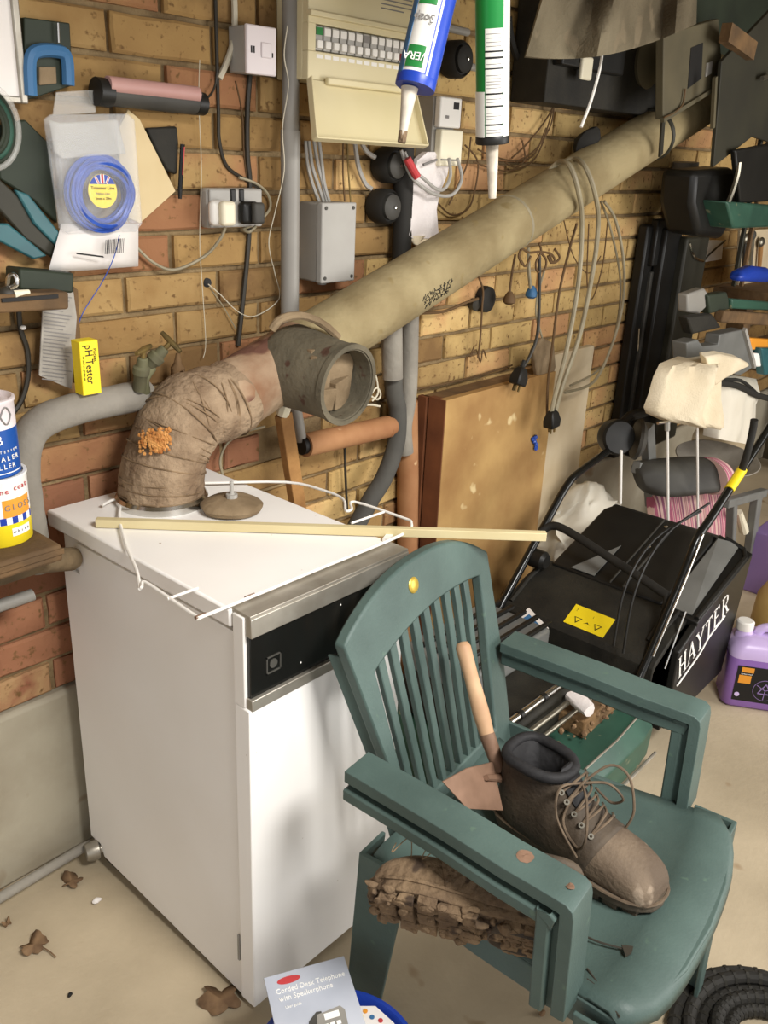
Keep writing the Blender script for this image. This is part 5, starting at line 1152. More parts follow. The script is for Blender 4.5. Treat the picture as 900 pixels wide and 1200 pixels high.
blob('tool_board', 'pale tool board on the wall behind the workbench at the right edge', 'board', [(868, 270), (910, 268), (910, 335), (866, 335)], -.20, .012, 'hard_white', .002)
for i, (u, v0, v1, m_) in enumerate(((874, 280, 322, 'grey_dk'), (882, 276, 318, 'steel'), (892, 284, 326, 'timber'))):
    t = thing('hand_tool', ('dark tool hanging on the pale tool board, leftmost', 'steel tool hanging on the pale tool board, in the middle', 'wooden-handled tool hanging on the pale tool board, rightmost')[i], 'tool', at(u, v1, -.22))
    G().tube([at(u, v0, -.215), at(u-3, v1, -.215)], [.010, .007], 10).o('shaft', M[m_], t); G().ball(at(u, v0, -.215), (.022, .012, .020), 12, 8).o('tool_head', M['steel' if i != 1 else 'grey_dk'], t)
cable('hanging_hose', [(866, 190, -.33), (864, 205, -.33), (858, 225, -.33), (852, 240, -.33)], .008, M['steel'], 'shiny curved strap hanging right of the black cover', cat='strap')
for i, (pts, m_, lb) in enumerate((([(806, 345), (826, 338), (836, 352), (820, 368), (806, 366)], 'grey', 'grey tin on the bench shelf, right of the tall black panels'), ([(830, 346), (852, 342), (858, 362), (832, 368)], 'murk', 'dark green jar on the bench shelf beside the grey tin'), ([(858, 350), (905, 354), (905, 364), (858, 362)], 'mower_green', 'flat pale green box just under the workbench top'), ([(850, 364), (905, 368), (905, 382), (846, 378)], 'timber_dk', 'brown plank lying under the flat green box'), ([(806, 372), (835, 368), (846, 384), (812, 392)], 'black_dusty', 'black dusty bundle on the bench shelf above the grey crate'), ([(880, 396), (908, 398), (908, 412), (880, 410)], 'orange', 'orange box at the right edge below the workbench'), ([(884, 414), (908, 415), (908, 430), (886, 430)], 'print_white', 'small white box at the right edge below the orange box'), ([(893, 408), (910, 408), (910, 438), (897, 440)], 'teal', 'teal box at the right edge beside the small white box'))):
    blob(('tin', 'jar', 'flat_box', 'plank', 'dark_bundle', 'box', 'box', 'box')[i], lb, ('tin', 'jar', 'box', 'plank', 'bundle', 'box', 'box', 'box')[i], pts, -.36-.012*i, .035, m_, .006)
gcr = thing('grey_crate', 'grey plastic crate with a stepped rim, above the white cloth at the right', 'crate', at(850, 440, -.42))
plate([(805, 402), (818, 398), (824, 406), (842, 404), (844, 392), (872, 386), (884, 430), (868, 440), (806, 425)], -.42, .05).o('crate_wall', M['grey_panel'], gcr, bevel=.004)
G().bar(at(872, 386, -.425), at(884, 430, -.425), .014, .012, (0, -1, 0)).o('crate_rim', M['grey_lt'], gcr)
# white cloths draped over dark bars
def drape(name, lb, rows, y, m_, amp=.012, sd_=0):
    t = thing(name, lb, 'cloth', at((rows[-1][0]+rows[-1][1])/2, rows[-1][2], y))
    g = G(); R_ = []
    for k, r in enumerate(rows):
        ul, ur, vl = r[0], r[1], r[2]; vr = r[3] if len(r) > 3 else vl
        F, Bk = [], []
        for i in range(29):
            q = i/28; wv = amp*(sin(q*9+sd_+k*.35)+.5*sin(q*21+k*.8)+.4*sin(k*1.7+q*3))*min(1, .35+k*.3); p = at(lerp(ul, ur, q), lerp(vl, vr, q), y+(.06 if k == 0 else 0))
            F.append(p+V((0, wv-.03*sin(q*pi), 0))); Bk.append(p+V((0, .05+wv*.3, 0)))
        R_.append(F+Bk[::-1])
    g.loft(R_).o('cloth_body', M[m_], t, smooth=70); return t
d1 = drape('draped_cloth', 'cream white cloth draped over the dark bar at the right, the front one', [(812, 836, 421, 417), (794, 850, 430, 424), (787, 842, 446, 446), (781, 840, 466, 466), (776, 839, 482, 490), (778, 838, 489, 498), (792, 838, 496, 502)], -.50, 'cloth', .020)
G().prism(qpoly([(828, 419), (846, 417), (866, 420), (878, 426), (880, 429), (862, 437), (848, 445), (838, 452), (832, 440)], -.515), (0, .03, .01)).jit(.006, 14).o('cloth_corner', M['cloth'], d1, smooth=60, bevel=.008)
drape('draped_cloth', 'greyer white cloth hanging behind the front cream one at the right', [(846, 886, 438, 444), (842, 890, 450, 462), (842, 884, 470, 474), (842, 884, 500, 500), (840, 877, 514, 520)], -.44, 'bag_white', .006, 2)
G().tube([at(838, 448, -.47), at(864, 452, -.47), at(884, 462, -.47), at(905, 468, -.47)], .011, 10, 4).o('dark_bar', M['rubber'], label='black rubber covered bar passing in front of the greyer cloth', cat='bar')
G().tube([at(842, 446, -.46), at(868, 446, -.46), at(888, 462, -.46)], .006, 8, 4).o('thin_black_bar', M['rubber'], label='thin black bar just above the rubber covered bar', cat='bar')
# canes under the cloth, cushions, stands
for i, (u, v0, v1, lb) in enumerate(((728, 528, 590, 'thin white cane left of the draped cloth, behind the mower handle'), (782, 494, 612, 'white cane with a cross piece under the left side of the front draped cloth'), (817, 498, 622, 'thin white cane under the right side of the front draped cloth'))):
    t = thing('cane', lb, 'cane', at(u, v1, -.49)); G().tube([at(u, v0, -.49), at(u+(1 if i else -1), v1, -.49)], .0042, 8).o('cane_shaft', M['white'], t)
    if i == 1: G().tube([at(771, 496, -.49), at(786, 494, -.49)], .0042, 8).o('cross_piece', M['chrome'], t); G().tube([at(782, 494, -.49), at(782, 504, -.49)], .008, 8).o('ferrule', M['grey_lt'], t)
cz = at(806, 612, -.42)
g = G(); P_ = []
for j in range(9):
    row = []
    for i in range(17):
        q = i/16; t = j/8; ul, ur = 772, 842; p = at(lerp(ul, ur, q), lerp(574, 622, t), -.42); row.append(p)
    P_.append(row)
def pillow(name, lb, c, ux, uy, uz, m_, cat, ends=None):
    t = thing(name, lb, cat, c); g = G(frame(c, V(ux).normalized(), V(uy).normalized(), V(uz).normalized())); a, b, h = V(ux).length, V(uy).length, V(uz).length
    R_ = []
    for k in range(13):
        s_ = -1+2*k/12; f = (1-abs(s_)**5)**.5*.96+.04
        R_.append([V((a*s_, b*math.copysign(abs(cos(w_))**.55, cos(w_))*f**.4, h*math.copysign(abs(sin(w_))**.8, sin(w_))*f)) for w_ in [2*pi*i/24 for i in range(24)]])
    g.loft(R_).o('cushion_body', M[m_], t, smooth=70); return t
c_ = at(806, 600, -.40); pillow('striped_cushion', 'pink striped cushion standing behind the mower', c_, (.15, -.05, 0), (.02, .05, .13), (.02, -.05, .02), 'stripe', 'cushion')
c_ = at(800, 558, -.40); rc_ = pillow('rolled_cushion', 'rolled dark cushion with a pink striped end, lying on the pink cushion', c_, (.17, -.06, -.01), (0, .03, .055), (.02, -.07, .0), 'grey_dk', 'cushion')
e_ = c_+V((.105, -.045, -.012)); g = G(frame(e_, V((.17, -.06, -.01)).normalized(), V((0, 0, 1)), V((.06, .17, 0)).normalized()))
R_ = []
for k in range(7):
    s_ = k/6; f = (1-s_**4)**.5; R_.append([V((.075*s_, .060*cos(w_)*(f+.05), .085*sin(w_)*(f+.05))) for w_ in [2*pi*i/20 for i in range(20)]])
g.loft(R_).o('striped_end', M['stripe'], rc_, smooth=70, label='pink striped end')
G().lathe([(.010, -.006), (.12, 0), (.125, .006), (.10, .010), (.0005, .008)], at(846, 528, -.36), (-.35, -.5, .75), 32).o('round_board', M['hard_white'], label='pale round board lying behind the cushions at the right', cat='board')
G().lathe([(.02, 0), (.10, .006), (.15, .04), (.147, .042), (.09, .012), (.0005, .008)], at(838, 548, -.40), (-.1, -.1, 1), 32).o('shallow_dish', M['lag'], label='shallow grey-green dish below the pale round board', cat='dish')
for i, (P, w_, lb) in enumerate(((((758, 500), (764, 590)), .05, 'grey upright post behind the black mower control'), (((745, 548), (775, 544)), .04, 'grey cross bar beside the rolled cushion'), (((856, 512), (852, 560)), .03, 'pale grey tube rising behind the rolled cushion'))):
    G().bar(at(P[0][0], P[0][1], -.30), at(P[1][0], P[1][1], -.30), w_, .03, (0, -1, 0)).o('stand_bar', M['grey_panel'] if i < 2 else M['grey_lt'], bevel=.003, label=lb, cat='bar')
gs = thing('grey_stand', 'grey plastic folding stand right of the mower grass box', 'stand', at(866, 715, -.55))
ys = -.56
G().bar(at(850, 590, ys), at(895, 577, ys), .03, .030, (0, 0, 1)).o('top_bar', M['grey_panel'], gs, bevel=.004)
G().bar(at(858, 588, ys), at(856, 640, ys), .030, .03, (0, -1, 0)).o('stand_leg', M['grey_panel'], gs, bevel=.004)
G().bar(at(887, 580, ys), at(868, 720, ys), .045, .03, (0, -1, 0)).o('stand_leg', M['grey_panel'], gs, bevel=.004)
G().tube([at(866, 600, ys+.02), at(872, 622, ys+.02)], [.012, .018], 10).o('pale_foot', M['ivory'], gs)
# bottles on the floor
mb = at(897, 655, -.62); 
G().bx(mb.x-.02, mb.x+.22, -.70, -.56, 0, mb.z+.10).o('mauve_carton', M['mauve'], bevel=.004, label='mauve carton at the right edge above the tan container', cat='carton')
hc = atz(893, 757, .0); hc = V((2.32, -.86, 0))
hj = thing('tan_container', 'tan rounded plastic container behind the purple jug', 'container', hc)
G().lathe([(.06, 0), (.12, .02), (.135, .10), (.13, .19), (.10, .25), (.045, .285), (.036, .30), (.036, .33)], hc, n=32).o('container_body', M['honey'], hj, smooth=60)
G().lathe([(.040, .325), (.040, .365), (.03, .372), (.0005, .373)], hc, n=20).o('black_cap', M['black'], hj, label='black cap')
# purple jug: a five-litre can with an offset neck and a moulded handle
jc = atz(868, 826, 0.)
JA = radians(-60); jx = V((cos(JA), sin(JA), 0)); jy = V((-sin(JA), cos(JA), 0))
jo = V((1.96, -.872, 0)); JM = frame(jo, jx, jy, (0, 0, 1))
jg = thing('purple_jug', 'purple screenwash jug with a pale top and dark label on the floor beside the mower', 'jug', jo)
def rrect(a, b, r, z, n=6):
    P = []
    for cx_, cy_, a0 in ((a-r, b-r, 0), (-a+r, b-r, 90), (-a+r, -b+r, 180), (a-r, -b+r, 270)):
        for i in range(n): P.append(V((cx_+r*cos(radians(a0+90*i/(n-1))), cy_+r*sin(radians(a0+90*i/(n-1))), z)))
    return P
JW, JD = .095, .068
G(JM).loft([rrect(JW-.012, JD-.012, .02, 0), rrect(JW, JD, .028, .012), rrect(JW, JD, .028, .165)]).o('jug_body', M['purple'], jg, smooth=50)
G(JM).loft([rrect(JW, JD, .028, .165), rrect(JW, JD, .03, .185), rrect(JW-.012, JD-.010, .03, .205), rrect(JW-.04, JD-.03, .02, .222)]).o('jug_shoulder', M['lilac'], jg, smooth=50, label='pale empty shoulder')
G(JM).tube([V((-.055, 0, .205)), V((-.058, 0, .232))], [.030, .022], 18).o('neck', M['lilac'], jg)
G(JM).lathe([(.024, 0), (.025, .003), (.025, .024), (.021, .028), (.0005, .0285)], (-.059, 0, .230), (0, 0, 1), 24).o('screw_cap', M['white'], jg, label='white screw cap')
G(JM).tube([V((-.025, 0, .205)), V((-.012, 0, .236)), V((.02, 0, .244)), V((.06, 0, .240)), V((.082, 0, .220)), V((.086, 0, .19))], .0135, 12, 5).o('jug_handle', M['lilac'], jg)
LW = frame(jo-jy*(JD+.0006)+V((0, 0, .085)), jx, (0, 0, 1), -jy)
G(LW).bx(-.070, .068, -.055, .060, 0, .0008).o('dark_label', M['print_black'], jg, label='dark printed label')
G(LW).bx(-.062, -.028, .004, .030, .0008, .0013).o('orange_panel', M['orange'], jg); G(LW).bx(-.058, -.024, .040, .056, .0008, .0013).o('orange_panel', M['orange'], jg)
G(LW).bx(-.060, -.024, .031, .039, .0008, .0012).o('black_stripe', M['print_black'], jg)
text('lettering', 'screen wash', .0065, LW @ Matrix.Translation((-.042, .035, .0013)), M['print_white'], jg)
for (r, cx_, cy_, m_, t) in ((.034, .016, -.012, 'mauve', .0012), (.0325, .016, -.012, 'print_black', .0014)):
    G(LW).lathe([(r, 0), (r, t), (.0005, t)], (cx_, cy_, 0.0004), (0, 0, 1), 32).o('roundel', M[m_], jg)
for k in range(3):
    a1 = radians(90+120*k); a2 = radians(90+120*(k+1))
    G(LW).bar(V((.016+.022*cos(a1), -.012+.022*sin(a1), .0022)), V((.016+.022*cos(a2), -.012+.022*sin(a2), .0022)), .003, .0006).o('triangle_mark', M['mauve'], jg)
    G(LW).bar(V((.016, -.012, .0022)), V((.016+.030*cos(a1+1), -.012+.030*sin(a1+1), .0022)), .002, .0006).o('spoke_mark', M['mauve'], jg)
G(LW).lathe([(.013, 0), (.013, .0016), (.0005, .0016)], (.044, .040, .0004), (0, 0, 1), 24).o('pale_badge', M['lilac'], jg); G(LW).bx(.026, .062, .028, .033, .0006, .0016).o('pale_badge_bar', M['lilac'], jg)
G(LW).lathe([(.006, 0), (.006, .0016), (.0005, .0016)], (.044, .040, .001), (0, 0, 1), 18).o('badge_centre', M['mauve'], jg)
G(LW).lathe([(.007, 0), (.007, .0014), (.0005, .0014)], (-.058, -.035, .0004), (0, 0, 1), 18).o('pale_dot', M['lilac'], jg)

blob('dark_filler', 'added dark sheet at the right edge just below the steel sheet', 'cloth', [(862, 176), (905, 168), (905, 236), (868, 238)], -.33, .02, 'black', .006)  # plain dark sheet, added to keep the edge below the steel panel dark
# ------------------------------------------------------------------ lawn mower (front towards -X, handle rising towards +X)
mw = thing('lawn_mower', 'green and black lawn mower with big black grass box, behind the green chair', 'mower', (1.40, -.527, 0))
MX, MY = 1.434, -.527
def my(d): return MY+d
# deck
g = G()
R_ = []
for x, w_, z in ((.92, .12, .12), (.93, .19, .135), (.97, .25, .15), (1.05, .275, .16), (1.20, .28, .165), (1.34, .28, .17), (1.42, .27, .17)):
    R_.append([(x, my(-w_), .045), (x, my(-w_-.004), z-.035), (x, my(-w_+.03), z), (x, my(0), z+.008), (x, my(w_-.03), z), (x, my(w_+.004), z-.035), (x, my(w_), .045)])
g.loft(R_).o('deck', M['mower_green'], mw, bevel=.004, smooth=40)
G().tube([(1.10, my(-.253), .165), (1.25, my(-.256), .171), (1.40, my(-.246), .176)], .0026, 8).o('deck_trim', M['alu'], mw, label='bright trim along the deck')
G().tube([(.96, my(-.262), .05), (1.10, my(-.292), .05), (1.43, my(-.288), .055)], .0045, 8).o('skirt_edge', M['alu'], mw)
g = G().bx(1.02, 1.10, my(-.20), my(-.13), .165, .205); g.o('mount_bracket', M['black_dusty'], mw, bevel=.006)
G().lathe([(.010, 0), (.010, .006), (.0005, .008)], (1.06, my(-.17), .205), (0, 0, 1), 12).o('mount_bolt', M['chrome'], mw)
# engine with fins and rods
G().bx(.98, 1.34, my(-.12), my(.22), .165, .26).o('engine_block', M['black_dusty'], mw, bevel=.012)
G().bx(1.02, 1.36, my(.02), my(.24), .26, .325).o('engine_cover', M['grey_panel'], mw, bevel=.008)
for k in range(5): G().bx(1.04, 1.38, my(.03+.04*k), my(.042+.04*k), .325, .336).o('cooling_fin', M['black'], mw, bevel=.002)
for yy, zz, r, m_ in ((-.105, .275, .009, 'chrome'), (-.14, .250, .007, 'steel'), (-.155, .225, .006, 'steel')):
    G().cyl((.96, my(yy), zz), (1.36, my(yy), zz), r, n=12).o('control_rod', M[m_], mw)
for x in (1.03, 1.13, 1.22, 1.30): G().cyl((x, my(-.105), .275), (x+.012, my(-.105), .275), .0115, n=12).o('rod_collar', M['black'], mw)
G().bx(1.20, 1.38, my(-.19), my(-.09), .165, .215).jit(.004, 30).o('clippings_tray', M['timber_dk'], mw, bevel=.004)
g = G()
for k in range(60): g.ball((random.uniform(1.05, 1.42), my(random.uniform(-.22, -.08)), .185+random.uniform(0, .03)), random.uniform(.003, .008), 6, 4)
g.jit(.003, 70).o('dry_clippings', M['leaf'], mw, kind='stuff')
# roller and wheels
G().cyl((1.36, my(-.24), .07), (1.36, my(.24), .07), .069, n=28).o('rear_roller', M['rubber'], mw)
for s_ in (-1, 1):
    w_ = G().lathe([(.03, -.022), (.085, -.022), (.09, -.012), (.09, .012), (.085, .022), (.03, .022)], (.97, my(s_*.275), .09), (0, 1, 0), 28).o('front_wheel', M['rubber'], mw)
    G().lathe([(.05, -.026), (.05, .026), (.0005, .027)], (.97, my(s_*.275), .09), (0, 1, 0), 20).o('hub_cap', M['grey_lt'], w_)
# rear flap with the warning label
FL_ = [(1.42, .215), (1.425, .288), (1.435, .303), (1.52, .348), (1.63, .376)]
hw = .245
g = G(); g.loft([[(x, my(-hw), z), (x, my(hw-.028), z), (x+.004, my(hw-.028), z-.016), (x+.004, my(-hw), z-.016)] for x, z in FL_]); g.o('rear_flap', M['black_dusty'], mw, bevel=.003, smooth=20)
fa, fb = V((1.405, 0, .262)), V((1.47, 0, .292)); sl = V((1.63-1.485, 0, .352-.306)).normalized(); nl = V((-sl.z, 0, sl.x))
LP = atz(690, 728, .300)
s2 = V((.085, 0, .045)).normalized(); n2 = V((-s2.z, 0, s2.x))
LPc = V((1.474, -.556, .3236))
YL = frame(LPc+n2*.0006, (0, -1, 0), s2, n2)
lb_ = G(YL).bx(-.060, .060, -.034, .034, 0, .0010).o('warning_label', M['yellow'], mw, label='yellow warning label')
for cx_ in (-.030, .0, .030):
    if cx_: G(YL).prism([V((cx_-.012, -.004, .0012)), V((cx_+.012, -.004, .0012)), V((cx_, -.024, .0012))], (0, 0, .0003)).o('warning_triangle', M['print_black'], lb_); G(YL).prism([V((cx_-.008, -.006, .0014)), V((cx_+.008, -.006, .0014)), V((cx_, -.019, .0014))], (0, 0, .0003)).o('triangle_centre', M['yellow'], lb_)
    else: G(YL).prism([V((-.009, -.016, .0012)), V((0, -.008, .0012)), V((.009, -.016, .0012)), V((0, -.012, .0012))], (0, 0, .0003)).o('arrow_mark', M['print_black'], lb_)
text('lettering', '!', .014, YL @ Matrix.Translation((-.046, .018, .0012)), M['print_black'], lb_)
text('lettering', 'i', .010, YL @ Matrix.Translation((.006, .014, .0012)), M['print_black'], lb_)
for s_ in (.93, -1): G().tube([(1.44, my(s_*.215), .309), (1.52, my(s_*.215), .352), (1.62, my(s_*.215), .378)], .006, 8).o('flap_rib', M['black_dusty'], mw)
# grass box: ribbed lid, grey side window, lettered side
L0, L1 = V((1.61, 0, .378)), V((1.945, 0, .488)); ld = (L1-L0).normalized(); ln = V((-ld.z, 0, ld.x))
gb_ = []
ya, yb2 = my(-.165), my(.182)
def lid(t, y, h=0.): return L0.lerp(L1, t)+ln*h+V((0, y, 0))
g = G(); g.loft([[lid(t, ya+e, h), lid(t, yb2-e, h), lid(t, yb2-e, h-.03), lid(t, ya+e, h-.03)] for t, e, h in ((0, 0, 0), (.85, 0, .004), (.96, .012, -.004), (1.02, .04, -.03))]); g.o('grass_box_lid', M['black'], mw, bevel=.006)
for y_, w_ in ((my(-.045), .004), (my(-.005), .003)): 
    G().bar(lid(.02, y_, .003), lid(.93, y_, .006), w_, .006, ln).o('lid_rib', M['grey_dk'], mw)
for t in (.55, .85): G().lathe([(.006, 0), (.006, .004), (.0005, .005)], lid(t, my(-.025), .004), ln, 12).o('lid_rivet', M['chrome'], mw)
G().prism([lid(.02, my(.045), .004), lid(.02, my(.12), .004), lid(.45, my(.045), .006)], ln*.002).o('lid_window', M['grey_panel'], mw, label='grey triangular panel')
# sloping shoulder with the grey window
S0, S1 = lid(-.02, ya, 0), lid(1., ya, -.004)
o0, o1 = V((1.59, my(-.275), .372)), V((1.955, my(-.265), .452))
g = G().loft([[S0, S1, S1-V((0, 0, .02)), S0-V((0, 0, .02))], [o0, o1, o1-V((0, 0, .02)), o0-V((0, 0, .02))]]); g.o('box_shoulder', M['black'], mw, bevel=.003)
cn = (S1-S0).cross(o0-S0).normalized(); cn = cn if cn.z > 0 else -cn
def shp(s_, t): return S0.lerp(S1, s_).lerp(o0.lerp(o1, s_), t)+cn*.002
G().prism([shp(.02, .12), shp(.93, .06), shp(.98, .40), shp(.96, .62), shp(.04, .78)], cn*.003).o('side_window', M['grey_panel'], mw, label='grey side window')
G().tube([shp(.03, .92), shp(.9, .92), shp(.985, .75), shp(.99, .2)], .007, 8).o('box_rim', M['black'], mw)
zf = .085
side = [V((1.50, my(-.275), zf)), V((1.90, my(-.265), zf)), o1-V((0, 0, .01)), o0-V((0, 0, .01)), V((1.50, my(-.275), .32))]
G().prism(side, (0, .02, 0)).o('box_side', M['black'], mw, bevel=.004)
G().prism([V((p.x, my(.165), min(p.z, .36+(p.x-1.6)*.3))) for p in side], (0, .02, 0)).o('box_side', M['black'], mw, bevel=.004)
G().prism([V((1.88, my(-.26), zf)), V((1.88, my(.175), zf)), lid(1., yb2, -.02), lid(1., ya, -.02)], (.02, 0, 0)).o('box_back', M['black'], mw)
G().bx(1.50, 1.90, my(-.26), my(.175), zf-.01, zf+.01).o('box_floor', M['black'], mw)
ba, bb = at(793, 797, my(-.2775)), at(852, 716, my(-.2775)); bd = (bb-ba); bl_ = bd.length; bd.normalize(); bu = V((0, -1, 0)).cross(bd); bu = bu if bu.z > 0 else -bu
HM = frame(ba+bd*bl_*.5+bu*.032, bd, bu, (0, -1, 0))
GL = {'H': ([(.14, 0, .14, 1, .15), (.66, 0, .66, 1, .15), (.14, .5, .66, .5, .07)], [(.14, 0), (.66, 0), (.14, 1), (.66, 1)]),
      'A': ([(.08, 0, .40, 1, .07), (.40, 1, .76, 0, .16), (.22, .36, .60, .36, .06)], [(.08, 0), (.76, 0)]),
      'Y': ([(.06, 1, .40, .48, .15), (.74, 1, .40, .48, .07), (.40, 0, .40, .5, .15)], [(.06, 1), (.74, 1), (.40, 0)]),
      'T': ([(.40, 0, .40, 1, .15), (.04, .96, .76, .96, .08), (.05, .80, .05, 1, .05), (.75, .80, .75, 1, .05)], [(.40, 0)]),
      'E': ([(.14, 0, .14, 1, .15), (.10, .04, .66, .04, .08), (.14, .52, .50, .52, .07), (.10, .96, .62, .96, .08), (.65, 0, .65, .2, .05), (.61, .8, .61, 1, .05)], [(.14, 0), (.14, 1)]),
      'R': ([(.14, 0, .14, 1, .15), (.14, .97, .50, .97, .07), (.50, .97, .63, .86, .09), (.63, .88, .63, .62, .14), (.63, .64, .50, .52, .09), (.14, .51, .52, .51, .07), (.40, .52, .72, 0, .15)], [(.14, 0), (.14, 1), (.72, 0)])}
sz = .070; xw = bl_*1.02/6
for i, ch in enumerate('HAYTER'):                                     # roman capitals with serifs
    g = G(HM @ Matrix.Translation((-bl_*.47+i*xw, -.034, 0)))
    for x0, y0, x1, y1, w_ in GL[ch][0]: g.bar(V((x0*xw*1.05, y0*sz, .0004)), V((x1*xw*1.05, y1*sz, .0004)), w_*xw, .0008, (0, 0, 1))
    for x0, y0 in GL[ch][1]: g.bar(V(((x0-.15)*xw*1.05, y0*sz, .0004)), V(((x0+.15)*xw*1.05, y0*sz, .0004)), .0028, .0008, (0, 0, 1))
    g.o('lettering', M['print_white'], mw, label='white roman capital '+ch)
G().tube([ba+bu*-.022+bd*.0+V((0, -.001, 0)), ba+bu*-.019+bd*bl_*.42+V((0, -.001, 0)), ba+bu*-.004+bd*bl_*.62+V((0, -.001, 0)), ba+bu*-.006+bd*bl_*.95+V((0, -.001, 0))], .0022, 6, 6).o('underline', M['print_white'], mw)
# handle
tube_ = lambda P, r, m_, nm, lb=None, k=5: G().tube(P, r, 12, k).o(nm, M[m_], mw, label=lb)
yl, yr = -.305, -.748
tube_([(MX-.03, yl, .26), (MX, yl, .30), (MX+.20, yl, .505), (MX+.285, yl, .585), (MX+.36, yl, .612), (MX+.60, yl, .655), (MX+.70, yl-.02, .69)], .0115, 'black_gloss', 'handle_tube')
tube_([(MX-.05, yr, .24), (MX, yr, .30), (MX+.12, yr, .47), (MX+.19, yr, .585), (MX+.26, yr, .625), (MX+.54, yr, .79), (MX+.62, yr, .835)], .0115, 'black_gloss', 'handle_tube')
tube_([(MX+.0, yr-.014, .32), (MX+.12, yr-.014, .49), (MX+.19, yr-.012, .60)], .0028, 'chrome', 'brake_rod', 'bright control rod')
tube_([(MX+.05, yr-.03, .27), (MX+.12, yr-.03, .41)], .0032, 'chrome', 'stay_rod', 'bright stay rod')
for k, (a, b) in enumerate((((MX-.04, -.70, .32), (MX+.26, -.735, .66)), ((MX-.06, -.68, .34), (MX+.24, -.725, .64)))):
    A_, B_ = V(a), V(b); tube_([A_, A_.lerp(B_, .2)+V((-.02, .02, .09)), A_.lerp(B_, .6)+V((-.03, .03, .07)), B_], .0034, 'black', 'control_cable')
hp = atz(868, 562, .70); hp = V((MX+.35, yr, .679)); hq = V((MX+.42, yr, .720))
G().tube([hp, hq], .0135, 12).o('yellow_tag', M['yellow'], mw, label='bright yellow tag on the handle')
tube_([(MX+.165, yl, .47), (MX+.185, yl-.02, .488), (MX+.185, yl-.07, .49), (MX+.16, -.53, .465), (MX+.125, yr+.05, .44), (MX+.115, yr+.02, .43), (MX+.085, yr+.01, .38), (MX+.05, yr+.02, .33)], .0120, 'rubber', 'cross_hoop', 'black rubber covered hoop between the handles')
G().lathe([(.02, -.03), (.028, -.02), (.028, .02), (.02, .03)], (MX+.13, yl-.02, .40), (0, 1, 0), 14).o('hinge_knob', M['black'], mw)
cd_ = at(722, 512, yl); G().lathe([(.03, -.03), (.052, -.026), (.056, -.01), (.056, .018), (.05, .026), (.0005, .028)], (cd_.x, yl, cd_.z), (-.5, -.75, .2), 28).o('throttle_disc', M['black'], mw, label='round black control housing')
G().lathe([(.062, .03), (.066, .040), (.05, .055), (.0005, .06)], (cd_.x+.035, yl-.015, cd_.z-.005), (.6, -.75, -.1), 24).o('side_cover', M['grey_dk'], mw)
G().tube([at(728, 500, yl), at(738, 488, yl), at(752, 484, yl), at(772, 476, yl-.02)], .016, 10, 4).o('control_grip', M['rubber'], mw)
tube_([at(868, 555, yr), at(876, 530, yr-.01), at(882, 505, yr-.01), at(884, 492, yr-.01)], .010, 'rubber', 'right_grip')
# papers caught on the mower
wp = thing('folded_leaflet', 'white folded leaflet with a blue print, tucked at the mower flap behind the chair arm', 'leaflet', atz(622, 738, .27))
P = [atz(u, v, z) for u, v, z in ((601, 726, .30), (620, 712, .31), (643, 736, .30), (612, 757, .28))]
G().prism(P, (0, 0, -.003)).o('leaf', M['paper'], wp)
P = [atz(u, v, z) for u, v, z in ((609, 728, .3025), (620, 720, .3075), (632, 733, .303), (617, 743, .295))]
G().prism(P, (0, 0, .002)).o('blue_print', M['sky_blue'], wp)
wl = thing('white_rag', 'white crumpled packet on the mower deck, seen under the chair arm', 'packet', atz(682, 825, .24))
A_, B_ = atz(668, 815, .26), atz(692, 832, .255)
G().tube([A_, A_.lerp(B_, .5), B_], [.016, .020, .017], 12).jit(.006, 60).o('packet', M['cloth_white'], wl)
# ------------------------------------------------------------------ on the floor
bc = atz(395, 1245, .20); bc = V((bc.x, bc.y, 0))
bk_ = thing('blue_tub', 'royal blue plastic tub under the telephone booklet, in front of the boiler', 'tub', bc)
G().lathe([(.085, 0), (.090, .004), (.118, .188), (.126, .190), (.128, .200), (.120, .202), (.115, .196), (.088, .012), (.0005, .010)], bc, n=48).o('tub_wall', M['blue'], bk_, smooth=40)
pm = G().prism([atz(u, v, .206) for u, v in ((410, 1180), (440, 1180), (462, 1200), (480, 1240), (420, 1240))], (0, 0, .002)).o('printed_leaflet', M['paper'], label='white leaflet with coloured spots lying in the blue tub beside the booklet', cat='leaflet')
for i, (u, v, m_) in enumerate(((428, 1185, 'orange'), (436, 1192, 'sky_blue'), (446, 1196, 'red'), (424, 1192, 'yellow'))):
    c = atz(u, v, .2085); G().lathe([(.004, 0), (.004, .0008), (.0005, .0009)], c, (0, 0, 1), 10).o('colour_spot', M[m_], pm)
tl_, tr2, br2, bl2 = atz(309, 1146, .232), atz(403, 1120, .236), atz(450, 1225, .214), atz(330, 1262, .212)
ux = (tr2-tl_).normalized(); un = ux.cross(bl2-tl_).normalized(); un = un if un.z > 0 else -un; uy = un.cross(ux)
W_, H_ = (tr2-tl_).length, .185
BO = tl_; BM = frame(BO, ux, uy, un)
bkt = thing('phone_booklet', 'grey booklet for a corded desk telephone, lying on the blue tub at the bottom edge', 'booklet', BO+ux*W_/2-uy*H_/2)
G(BM).bx(0, W_, -H_, 0, -.004, 0).o('cover', M['cover'] if 'cover' in M else mat('booklet_cover', (168, 173, 184), (196, 199, 207), .45, 5), bkt, bevel=.0006)
text('lettering', 'Corded Desk Telephone', .0125, BM @ Matrix.Translation((W_*.52, -.030, .0004)), M['print_white'], bkt, xs=.90)
text('lettering', 'with Speakerphone', .0125, BM @ Matrix.Translation((W_*.44, -.043, .0004)), M['print_white'], bkt, xs=.90)
text('lettering', 'User guide', .006, BM @ Matrix.Translation((W_*.26, -.058, .0004)), M['print_white'], bkt)
